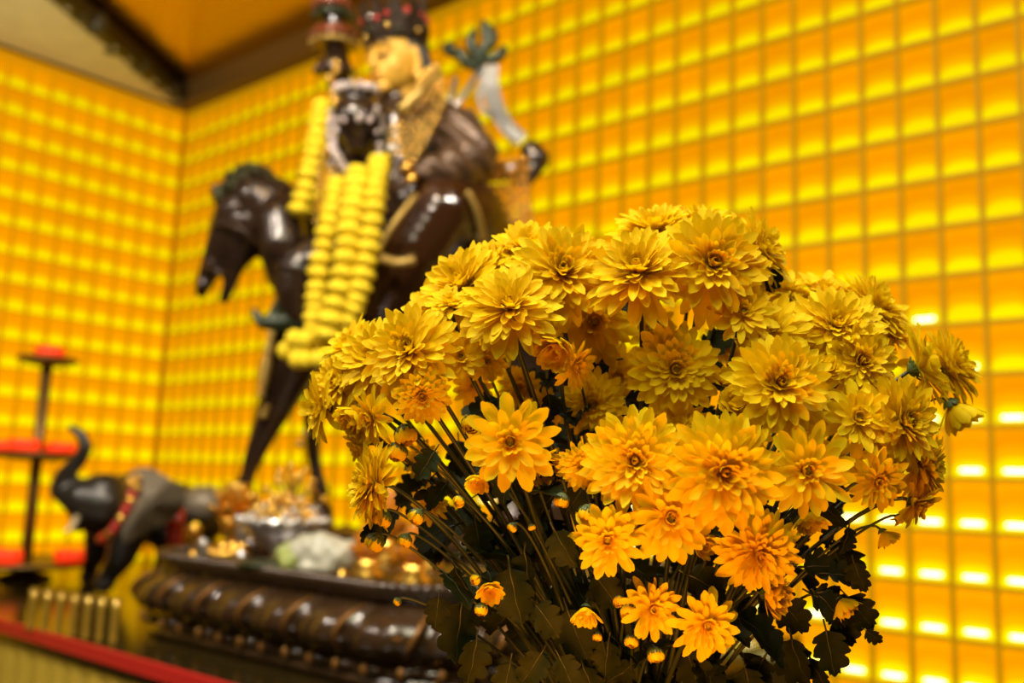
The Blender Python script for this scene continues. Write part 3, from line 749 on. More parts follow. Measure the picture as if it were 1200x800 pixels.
for k in (.35, .7, 1.0):
    for i, p in enumerate(pts): vs.append(cen.lerp(p, k) - fw * (.006 * math.sin(i * .55 + k * 2) * k))
for i in range(n): fs.append((0, 1 + i, 1 + (i + 1) % n))
for j in range(2):
    for i in range(n): a = 1 + j * n; fs.append((a + i, a + n + i, a + n + (i + 1) % n, a + (i + 1) % n))
n0 = len(vs); vs += [v + fw * .02 for v in vs]; fs += [tuple(n0 + i for i in f[::-1]) for f in fs]
mb.add(vs, fs); mb.build('ear', M['earcloth'], ele)
mb = MB(); mb.ball(E_(240, 590, .10), RE(1), 20, 12, (30, 26, 22)); mb.build('rump_cover', M['earcloth'], ele)
mb = MB(); mb.tube([E_(90, 606, -.13), E_(84, 618, -.17), E_(76, 622, -.2)], [RE(4), RE(3), RE(1)], 8); M['ivory'] = pmat('ivory', (.6, .5, .3), .4); mb.build('tusk', M['ivory'], ele)
mb = MB(); mb.box(E_(206, 622, -.04), RT * RE(9), fw * .01, UP * RE(26)); mb.build('red_saddle_tassel', M['red'], ele)
mb = MB(); mb2 = MB(); c = catmull([E_(166, 552, -.10), E_(158, 572, -.17), E_(146, 600, -.19), E_(128, 626, -.17), E_(118, 632, -.13)], 8)
hb = empty('bead_garland', E_(146, 600, -.18), 'red and gold bead harness draped over the elephant\'s head', 'garland')
for i, p in enumerate(c[::2]):
    mb = MB(); mb.ball(p, RE(random.uniform(5, 7)), 9, 6); mb.build('red_bead' if i % 3 else 'gold_bead', M['red' if i % 3 else 'gold'], hb)
for i in range(8):
    mb = MB(); mb.ball(E_(156 + random.uniform(-6, 6), 564 + random.uniform(-10, 10), -.19), RE(4), 8, 6); mb.build('gold_bead', M['gold'], hb)

# ------------------------------------------------------------------ tiered lamp stand with red candles
bp = Pz(28, 679, ZTAB); ds = dep(bp)
def up_at(y, base_px=28, base=bp):
    """height above the table of a point straight over the base that shows at image row y"""
    lo, hi = 0, 3
    for _ in range(50):
        m_ = (lo + hi) / 2; q = base + V(0, 0, m_) - CAM
        yy = 400 - F * q.dot(UP) / q.dot(fw)
        if yy > y: lo = m_
        else: hi = m_
    return lo
ls = empty('candle_stand', bp, 'tall dark three-tier candle stand at the left edge of the altar', 'stand')
mb = MB(); mb.lathe(bp, [(.075, 0), (.075, .012), (.05, .02), (.02, .03)], 24); mb.build('foot', M['lampstand'], ls)
hts = [up_at(656), up_at(531), up_at(420)]
mb = MB(); mb.tube([bp + V(0, 0, .025), bp + V(0, 0, hts[2])], .017, 12); mb.build('pole', M['lampstand'], ls)
rads = [.21, .142, .088]
for h, r in zip(hts, rads):
    mb = MB(); mb.lathe(bp + V(0, 0, h - .012), [(r * .35, -.012), (r * .8, -.004), (r, .004), (r, .014), (r * .95, .012), (r * .1, .010)], 32); mb.build('tray', M['lampstand'], ls)
def make_candle(loc, label, sc_=1.0, src=[None]):
    if src[0] is None:
        rt = empty('red_candle', (0, 0, 0), None, 'candle', 'red lotus candles on the stand')
        mb = MB(); mb.lathe((0, 0, 0), [(.018, 0), (.026, .006), (.032, .018), (.028, .026), (.012, .024)], 18); mb.build('cup', M['candle'], rt)
        mb = MB()
        for k in range(9):
            a = 2 * PI * k / 9; d = V(math.cos(a), math.sin(a), 0); t = V(-d.y, d.x, 0)
            mb.ball(d * .031 + V(0, 0, .016), .014, 8, 6, (.5, .9, 1.2), Matrix((d, t, V(0, 0, 1))).transposed())
        mb.build('lotus_petals', M['candle'], rt); src[0] = rt; r_ = rt
    else:
        r_ = src[0].copy(); COL.objects.link(r_)
        for ch in src[0].children: c = ch.copy(); COL.objects.link(c); c.parent = r_
    r_.location = loc; r_.scale = (sc_,) * 3; r_['label'] = label; return r_
dl = RT.copy(); dl.z = 0; dl.normalize(); db = V(-dl.y, dl.x, 0)
for tier, ofs, lbl, sc_ in ((2, (.004, 0), 'single red candle on the top tray of the stand', 1.15),
                       (1, (-.082, -.02), 'red candle at the left of the middle tray', 1.1), (1, (-.002, -.085), 'red candle at the front centre of the middle tray', 1.25), (1, (.082, -.02), 'red candle at the right end of the middle tray', 1.1), (1, (.01, .08), 'red candle at the back of the middle tray', 1.1),
                       (0, (-.10, -.06), 'red candle at the left of the bottom tray', 1.2), (0, (.012, -.15), 'red candle at the front of the bottom tray', 1.3), (0, (.145, -.03), 'red candle at the right end of the bottom tray, by the elephant', 1.2)):
    make_candle(bp + V(0, 0, hts[tier] + .0) + dl * ofs[0] + db * ofs[1], lbl, sc_)

# small offering cups standing in a row
def make_cup(loc, lbl, src=[None]):
    if src[0] is None:
        rt = empty('offering_cup', (0, 0, 0), None, 'cup', 'small gold offering cups in a row')
        mb = MB(); mb.lathe((0, 0, 0), [(.0085, 0), (.009, .004), (.0078, .008), (.0080, .02), (.0084, .06), (.0092, .084), (.0078, .084), (.007, .06), (.005, .024)], 16); mb.build('cup_body', M['cup'], rt)
        mb = MB(); mb.lathe((0, 0, .072), [(.0074, 0), (.0078, .006)], 14); mb.build('oil', M['liquid'], rt); src[0] = rt; r_ = rt
    else:
        r_ = src[0].copy(); COL.objects.link(r_)
        for ch in src[0].children: c = ch.copy(); COL.objects.link(c); c.parent = r_
    r_.location = loc; r_['label'] = lbl
ords = ['first', 'second', 'third', 'fourth', 'fifth', 'sixth', 'seventh']
for k in range(7):
    make_cup(Pz(36 + k * 16, 738 + k * 2.6, ZTAB), 'small gold offering cup, %s from the left in the row behind the red band' % ords[k])

# ------------------------------------------------------------------ offerings on the pedestal
def on_ped(px, d): 
    r = ray(px, 640); q = CAM + r * d; return V(q.x, q.y, ZP)
def Zrow(px, py):  # point on the pedestal top seen at that pixel
    return Pz(px, py, ZP)
# gold boat shaped ingot
q = Zrow(262, 650); q = on_ped(262, min(dep(q), 1.98)); di = dep(q)
r = 26 * di / F
ig = empty('gold_ingot', q, 'shiny gold boat-shaped ingot at the left front of the pedestal', 'ingot')
mb = MB(); vs = []; fs = []; NU, NV = 20, 10
for i in range(NU + 1):
    t = -1 + 2 * i / NU
    for j in range(NV + 1):
        a = -PI * .5 + PI * 2 * j / NV
        w_ = .42 * math.sqrt(max(0, 1 - t * t * .92)) + .03; lift = .55 * abs(t) ** 2.2
        vs.append(q + dl * (t * r) + db * (math.cos(a) * w_ * r) + V(0, 0, (lift + .28 + math.sin(a) * .28 * (1 - .5 * abs(t))) * r))
for i in range(NU):
    for j in range(NV): a = i * (NV + 1) + j; fs.append((a, a + 1, a + NV + 2, a + NV + 1))
mb.add(vs, fs); mb.ball(q + V(0, 0, .58 * r), r * .36, 14, 9, (1, 1, .9)); mb.build('ingot_body', M['gold'], ig)
# silver and gold tumblers
def goblet(px, d, h, rr_, mt, lbl, cat='candle holder', nm='candle_holder'):
    q = on_ped(px, d); s = d / F; h *= s; rr_ *= s
    rt = empty(nm, q, lbl, cat)
    mb = MB(); mb.lathe(q, [(rr_ * .8, 0), (rr_ * .85, h * .05), (rr_ * .35, h * .14), (rr_ * .35, h * .35), (rr_ * .9, h * .5), (rr_, h * .9), (rr_ * .9, h), (rr_ * .7, h * .9)], 18); mb.build('holder', M[mt], rt)
    mb = MB(); mb.ball(q + V(0, 0, h * .98), rr_ * .6, 10, 7, (1, 1, .8)); mb.build('candle', M['liquid'] if mt == 'gold' else M['silver'], rt)
goblet(227, 2.02, 38, 8, 'gold', 'slim gold candle holder at the far left of the pedestal top')
goblet(238, 1.92, 26, 7, 'silver', 'short silver candle holder left of the gold ingot')
goblet(284, 2.10, 42, 9, 'silver', 'tall silver candle holder right of the gold ingot')
goblet(266, 2.14, 44, 9, 'gold', 'gold candle holder directly behind the gold ingot')
goblet(403, 1.78, 30, 9, 'gold', 'small gold candle holder right of the pale jade carving')
goblet(352, 2.16, 56, 8, 'gold', 'gold candle holder behind the crystal bowl, right of centre')
# gold lotus below the front hoof
q = on_ped(273, 2.17)
lo = empty('gold_lotus', q, 'gold lotus flower ornament standing below the horse\'s front hoof', 'ornament')
mb = MB(); mb.lathe(q, [(.05, 0), (.052, .01), (.02, .03), (.02, .06), (.04, .08)], 20); mb.build('stand', M['gold'], lo)
mb = MB()
for ringk, (rr_, hh, tl) in enumerate(((.045, .09, .9), (.035, .115, .5), (.02, .13, .2))):
    for k in range(8):
        a = 2 * PI * (k + .5 * ringk) / 8; d = V(math.cos(a), math.sin(a), 0); t = V(-d.y, d.x, 0); u = V(0, 0, 1) * math.cos(tl) + d * math.sin(tl); nn = u.cross(t)
        mb.ball(q + d * rr_ + V(0, 0, hh), .03, 8, 6, (.55, .16, 1.0), Matrix((t, nn, u)).transposed())
mb.build('lotus_petals', M['gold'], lo)
# crystal bowl heaped with beads
q = on_ped(330, 1.98); s = 1.98 / F
cb = empty('crystal_bowl', q, 'clear crystal bowl heaped with gold and silver beads, centre of the pedestal', 'bowl')
mb = MB(); mb.lathe(q, [(.035, 0), (.037, .006), (.016, .014), (.020, .022), (.055, .04), (.085, .072), (.092, .09), (.088, .09), (.05, .046), (.01, .03)], 28)
for k in range(18):
    a = 2 * PI * k / 18; mb.ball(q + V(.09 * math.cos(a), .09 * math.sin(a), .088), .009, 8, 6)
mb.build('bowl_body', M['silver'], cb)
g1 = MB(); g2 = MB(); g3 = MB()
for k in range(170):
    a = random.uniform(0, 2 * PI); t = math.sqrt(random.random()); rr_ = .08 * t
    p = q + V(rr_ * math.cos(a), rr_ * math.sin(a), .085 + .05 * (1 - t * t) * random.uniform(.6, 1.1))
    (g1, g2, g3)[k % 3].ball(p, random.uniform(.004, .0085), 8, 6)
for g, nm, mt in ((g1, 'gold_beads', 'gold'), (g2, 'silver_beads', 'silver'), (g3, 'crystal_beads', 'goldbead')): tag(g.build(nm, M[mt], cb), kind='stuff')
# openwork gold bead tree behind
q = on_ped(338, 2.12)
tr = empty('bead_tree', q, 'small gold wire tree of round beads behind the crystal bowl', 'ornament')
mb = MB(); mb2 = MB(); mb.lathe(q, [(.03, 0), (.03, .01), (.008, .02)], 14); mb.tube([q, q + V(0, 0, .15)], .004, 6)
for k in range(16):
    a = k * 2.4; h = lerp(.10, .17, k / 15); rr_ = lerp(.07, .02, k / 15); e = q + V(rr_ * math.cos(a), rr_ * math.sin(a), h + .03)
    mb.tube([q + V(0, 0, h - .04), e], .002, 5); mb2 = MB(); mb2.ball(e, .0085, 10, 7); mb2.build('bead', M['gold'], tr)
mb.build('branches', M['goldtrim'], tr)
# pale jade carving (cabbage shape)
q = Zrow(372, 672); dj = dep(q); s = dj / F
jd = empty('jade_carving', q, 'pale white jade carving shaded green at its left end, beside the crystal bowl', 'carving')
jp = [('e', q + dl * (14 * s) + V(0, 0, 22 * s), (30 * s, 22 * s, 22 * s)), ('e', q + dl * (-10 * s) + V(0, 0, 25 * s), (26 * s, 20 * s, 22 * s)), ('e', q + dl * (34 * s) + V(0, 0, 24 * s), (14 * s, 16 * s, 16 * s)), ('e', q + dl * (2 * s) + V(0, 0, 36 * s), (22 * s, 16 * s, 12 * s)), ('e', q + V(0, 0, 8 * s), (36 * s, 22 * s, 8 * s))]
def jwob(co, n):
    co = co + n * (.003 * math.sin(co.x * 160) * math.sin(co.z * 140 + 1)); return V(co.x, co.y, max(co.z, ZP + .001))
sculpt('white_body', jp, .005, M['jade'], jd, 3, jwob)
gp = [('e', q - dl * ((30 + 5 * k) * s) + db * ((k - 1) * 10 * s) + V(0, 0, (14 + 9 * (k % 2)) * s), (15 * s, 9 * s, 12 * s)) for k in range(3)]
sculpt('green_leaves', gp, .004, M['jadegreen'], jd, 2, jwob)
# dark leaf dish under it
q = on_ped(318, 1.80)
lf = empty('leaf_dish', q, 'flat dark green leaf-shaped dish in front of the crystal bowl', 'dish')
mb = MB(); mb.ball(q + V(0, 0, .012), .05, 18, 8, (1.25, .8, .22)); mb.build('dish_body', M['green'], lf)
# amber glass lamps glowing behind the bouquet's left side
for px, d, h, r, lbl in ((432, 1.75, 62, 26, 'left of the two front ones behind the bouquet'), (486, 1.66, 70, 28, 'half hidden by drooping flower buds'), (452, 2.05, 86, 22, 'tallest and farthest back'), (505, 1.98, 70, 22, 'nearly hidden by the bouquet stems')):
    q = on_ped(px, d); s = d / F
    am = empty('amber_lamp', q, 'amber glass lotus lamp on the pedestal, ' + lbl, 'lamp', 'amber lamps')
    mb = MB(); mb.lathe(q, [(r * s * .7, 0), (r * s * .75, h * s * .08), (r * s * .4, h * s * .2), (r * s * .6, h * s * .32)], 18); mb.build('stand', M['gold'], am)
    mb = MB()
    for ringk, (k0, hh, tl, n) in enumerate(((.55, .45, .8, 8), (.42, .62, .45, 7), (.22, .78, .15, 5))):
        for k in range(n):
            a = 2 * PI * (k + .5 * ringk) / n; dd = V(math.cos(a), math.sin(a), 0); t = V(-dd.y, dd.x, 0); u = V(0, 0, 1) * math.cos(tl) + dd * math.sin(tl); nn = u.cross(t)
            mb.ball(q + dd * (r * s * k0) + V(0, 0, hh * h * s), h * s * .24, 8, 6, (.6, .18, 1), Matrix((t, nn, u)).transposed())
    mb.build('glass_petals', M['amber'], am)

# ------------------------------------------------------------------ chrysanthemums
def petal(vs, fs, phi, L, wid, th0, th1, r_base=.03, zoff=0, cup=.25, tipcurl=0, nl=6, twist=0):
    """one ray floret: th = angle from the facing axis at base / tip"""
    d = V(math.cos(phi), math.sin(phi), 0); t = V(-d.y, d.x, 0); n0 = len(vs)
    p = d * r_base + V(0, 0, zoff); step = L / nl
    for i in range(nl + 1):
        k = i / nl; th = lerp(th0, th1, k) + tipcurl * max(0, k - .6) ** 2 * 6
        u = d * math.sin(th) + V(0, 0, 1) * math.cos(th); nn = d * -math.cos(th) + V(0, 0, 1) * math.sin(th)
        w = wid * (.34 + .66 * min(1, k * 1.9) ** .8) * (1 if k < .74 else math.sqrt(max(0, 1 - ((k - .74) / .265) ** 2)) * .98 + .02)
        tt = t * math.cos(twist * k) + nn * math.sin(twist * k)
        c = cup * w * (1 - .3 * k)
        vs += [p - tt * w + nn * c, p - tt * w * .5 + nn * c * .12, p - nn * c * .12, p + tt * w * .5 + nn * c * .12, p + tt * w + nn * c]
        p = p + u * step
    for i in range(nl):
        for j in range(4): a = n0 + i * 5 + j; fs.append((a, a + 1, a + 6, a + 5))
RG = random.Random(5)
def bloom_mesh(kind, seed):
    g = random.Random(seed); vo, fo, vi, fi, ve, fe = [], [], [], [], [], []
    D = math.radians
    def layer(vs, fs, n, L, w, a0, a1, rb, z, jit=.5, cup=.25, curl=0, off=0):
        for k in range(n):
            ph = 2 * PI * (k + off) / n + g.gauss(0, .05)
            petal(vs, fs, ph, L * g.uniform(.90, 1.08), w * g.uniform(.85, 1.12), D(a0 + g.gauss(0, 4 * jit)), D(a1 + g.gauss(0, 9 * jit)), rb, z, cup * g.uniform(.4, 1.4), curl + g.gauss(0, .15), 8, g.gauss(0, .22))
    if kind == 'F':
        layer(vo, fo, 20, 1.0, .112, 78, 108, .04, -.13, 2.0, .22)
        layer(vo, fo, 21, .96, .106, 70, 95, .04, -.08, 1.8, .24, off=.5)
        layer(vo, fo, 21, .89, .100, 62, 84, .04, -.04, 1.7, .28)
        layer(vo, fo, 20, .79, .092, 53, 75, .04, .00, 1.6, .32, off=.5)
        layer(vi, fi, 19, .67, .082, 43, 64, .035, .03, 1.5, .36)
        layer(vi, fi, 17, .55, .074, 33, 48, .03, .05, 1.4, .4, off=.5)
        layer(vi, fi, 14, .43, .066, 23, 28, .03, .06, 1.2, .5)
        layer(vi, fi, 11, .34, .054, 12, -16, .05, .06, .8, .5, off=.5)
        er = .07
    elif kind == 'D':     # flat daisy form with rows of narrow florets and a neat ring in the middle
        layer(vo, fo, 20, .98, .125, 80, 96, .05, -.06, .7, .3)
        layer(vo, fo, 20, .84, .115, 72, 86, .05, -.02, .7, .32, off=.5)
        layer(vo, fo, 19, .66, .10, 62, 76, .05, .01, .6, .36)
        layer(vi, fi, 18, .46, .08, 50, 58, .05, .03, .6, .45, off=.5)
        layer(vi, fi, 16, .33, .06, 34, 10, .06, .03, .4, .5)
        layer(vi, fi, 12, .25, .045, 22, -12, .05, .04, .3, .5)
        er = .07
    elif kind == 'S':     # looser: fewer, broader outer petals
        layer(vo, fo, 13, 1.0, .138, 76, 100, .05, -.07, 2.0, .24)
        layer(vo, fo, 12, .90, .128, 66, 84, .05, -.03, 1.8, .28, off=.5)
        layer(vi, fi, 12, .66, .100, 55, 70, .05, .01, 1.4, .34)
        layer(vi, fi, 12, .40, .075, 38, 36, .05, .04, .8, .45, off=.5)
        layer(vi, fi, 13, .30, .05, 26, -10, .06, .04, .5, .5)
        er = .07
    elif kind == 'H':     # half open shuttlecock
        layer(vo, fo, 13, 1.12, .21, 58, 26, .07, -.1, 1.5, .3)
        layer(vo, fo, 11, 1.05, .19, 46, 18, .06, -.05, 1.2, .35, off=.5)
        layer(vi, fi, 10, .86, .15, 32, 8, .05, 0, 1, .4)
        layer(vi, fi, 7, .66, .11, 18, -4, .04, .02, .7, .45)
        er = .05
    else:                 # round bud
        layer(vo, fo, 12, 1.62, .34, 84, -62, .1, -.45, .3, .3)
        layer(vo, fo, 11, 1.50, .32, 76, -66, .08, -.40, .3, .3, off=.5)
        layer(vi, fi, 8, 1.25, .28, 62, -70, .06, -.30, .3, .3)
        er = .05
    mb = MB(); zz = {'F': .19, 'D': .15, 'S': .17}.get(kind, 0)
    for k in range(16):
        a = k * 2.4; rr_ = er * math.sqrt(k / 16); mb.ball(V(rr_ * math.cos(a), rr_ * math.sin(a), zz + .03 - rr_ * .2), er * .3, 6, 4)
    mb.ball(V(0, 0, zz - .03), er * 1.3, 10, 6, (1, 1, .7))
    def mk(n, v, f, mt):
        me = bpy.data.meshes.new(n); me.from_pydata([tuple(x) for x in v], [], f); me.polygons.foreach_set('use_smooth', [True] * len(f)); me.materials.append(M[mt]); return me
    # green cup under the petals
    cz = {'F': -.12, 'D': -.1, 'S': -.1, 'H': -.12, 'B': -.22}[kind]; cr = {'F': .20, 'D': .18, 'S': .2, 'H': .26, 'B': .60}[kind]
    cx = MB(); cx.lathe((0, 0, cz - cr * .85), [(.045, 0), (cr * .55, cr * .12), (cr * .92, cr * .45), (cr, cr * .8), (cr * .8, cr * .95)], 14)
    sv, sf_ = [], []
    for lay in range(2):
        for k in range(9):
            petal(sv, sf_, 2 * PI * (k + lay * .5) / 9 + g.gauss(0, .08), cr * (1.15 if kind != 'B' else 1.35), cr * .20, D(62), D({'H': 14, 'B': -22}.get(kind, 48)), cr * (.55 if kind != 'B' else .80), cz - cr * (.6 if kind != 'B' else .45), .2)
    cx.add(sv, sf_)
    return mk('ray_petals', vo, fo, 'petal'), mk('inner_florets', vi, fi, 'petal_in'), mk('flower_eye', mb.v, mb.f, 'eye'), mk('calyx', cx.v, cx.f, 'calyx'), cz - cr * .85
VAR = {k: [bloom_mesh(k, 100 * i + ord(k)) for i in range(n)] for k, n in (('F', 6), ('D', 2), ('S', 5), ('H', 4), ('B', 3))}

def leaf_mesh(seed):
    g = random.Random(seed); n = 36; vs = []; fs = []; mi = []
    bend = g.uniform(.5, 1.3); tw = g.uniform(-.5, .5); fold = g.uniform(.15, .45)
    for i in range(n + 1):
        k = i / n; x = k
        env = math.sin(PI * min(1, (.06 + .94 * k)) ** 1.1) ** .75 * .35
        saw = (k * 4.2 + .35) % 1; fine = (k * 12.6) % 1
        lob = (.56 + .44 * math.sqrt(max(0, math.sin(PI * saw)))) * (.95 + .05 * math.sin(PI * fine)) if k < .93 else .8
        w = max(.010, env * lob) if k > .2 else .014 + .03 * k
        lean = .07 * math.sin(PI * saw) if .2 < k < .93 else 0
        z = -bend * .28 * k * k; a = tw * k
        for s in (-1, -.5, 0, .5, 1):
            ww = s * w; zz = z + abs(s) * w * fold + .018 * math.sin(k * 17 + s * 5 + seed)
            xx = x + (abs(s) ** 1.5) * lean
            vs.append((xx, ww * math.cos(a) - (zz - z) * math.sin(a), z + (zz - z) * math.cos(a) + ww * math.sin(a)))
    for i in range(n):
        for j in range(4): a = i * 5 + j; fs.append((a, a + 1, a + 6, a + 5)); mi.append(0)
    # raised midrib
    mb = MB(); mb.tube([Vector(vs[i * 5 + 2]) + V(0, 0, .004) for i in range(n + 1)], [.018 * (1 - .85 * i / n) for i in range(n + 1)], 5)
    n0 = len(vs); vs += [tuple(v) for v in mb.v]; fs += [tuple(x + n0 for x in f) for f in mb.f]; mi += [1] * len(mb.f)
    me = bpy.data.meshes.new('leaf'); me.from_pydata(vs, [], fs); me.polygons.foreach_set('use_smooth', [True] * len(fs))
    me.materials.append(M['leaf']); me.materials.append(M['leafvein']); me.polygons.foreach_set('material_index', mi); return me
LEAF = [leaf_mesh(i) for i in range(6)]
g = random.Random(3)
CONV = P(742, 985, .660)                            # where the stems meet in the vase
VUP = V(0, 0, 1)
def basis(z, spin):
    q = V(0, 0, 1).rotation_difference(z).to_matrix(); return q @ Matrix.Rotation(spin, 3, 'Z')
ALL = []
def put_leaf(parent, p, direction, ln, normal_hint, k=None):
    x = direction.normalized(); z = (normal_hint - x * normal_hint.dot(x)).normalized(); y = z.cross(x)
    o = link('leaf', LEAF[g.randrange(6) if k is None else k], parent)
    o.matrix_local = Matrix.Translation(p - parent_loc(parent)) @ Matrix((x, y, z)).transposed().to_4x4() @ Matrix.Scale(ln, 4)
    return o
def flower(px, py, dia, kind, face, d, label, sag=None, stem_r=None, leaves=0, name=None, group=None):
    pos = P(px, py, d); f = dirc(face); r = dia / 2 * d / F
    nm = name or ('flower_bud' if kind == 'B' else 'chrysanthemum')
    rt = empty(nm, pos, label, 'flower bud' if kind == 'B' else 'flower', group)
    pm, im, em, cm, cz = VAR[kind][g.randrange(len(VAR[kind]))]
    if kind in 'HB': r *= .98 if kind == 'H' else 1.0
    q = basis(f, g.uniform(0, 2 * PI)).to_4x4() @ Matrix.Scale(r, 4)
    if kind == 'H': q = Matrix.Translation(-f * r * .45) @ q
    for n_, me in (('ray_petals', pm), ('inner_florets', im), ('flower_eye', em), ('calyx', cm)):
        if n_ in ('flower_eye', 'inner_florets') and kind == 'B' and n_ == 'flower_eye': continue
        o = link(n_, me, rt); o.matrix_local = q
    # stem
    p0 = pos + f * (cz * r + r * .05) - (f * r * .45 if kind == 'H' else V(0, 0, 0))
    end = CONV + RT * g.gauss(0, .010) + fw * g.gauss(0, .010)
    to = end - p0; L = to.length
    p1 = p0 - f * (.030 if kind != 'B' else .016) + V(0, 0, -.006)
    p2 = end + (V(0, 0, 1) * .55 + (p0 - end).normalized() * .45).normalized() * L * .45
    sr = stem_r or (.0015 if kind in 'FDS' and dia > 60 else .0009)
    c = bez(p0, p1, p2, end, 22)
    mb = MB(); mb.tube(c, [sr * (.85 + .55 * i / 22) for i in range(23)], 7); mb.build('stem', M['stem'], rt)
    for k in range(leaves):
        i = g.randint(5, 14); a = g.uniform(0, 2 * PI)
        side = (RT * math.cos(a) + fw * math.sin(a) + V(0, 0, g.uniform(-.5, .25)))
        put_leaf(rt, c[i], side, g.uniform(.030, .048), V(0, 0, 1) + side * .4)
    ALL.append((rt, px, py, c)); return rt
Y = 'yellow chrysanthemum '
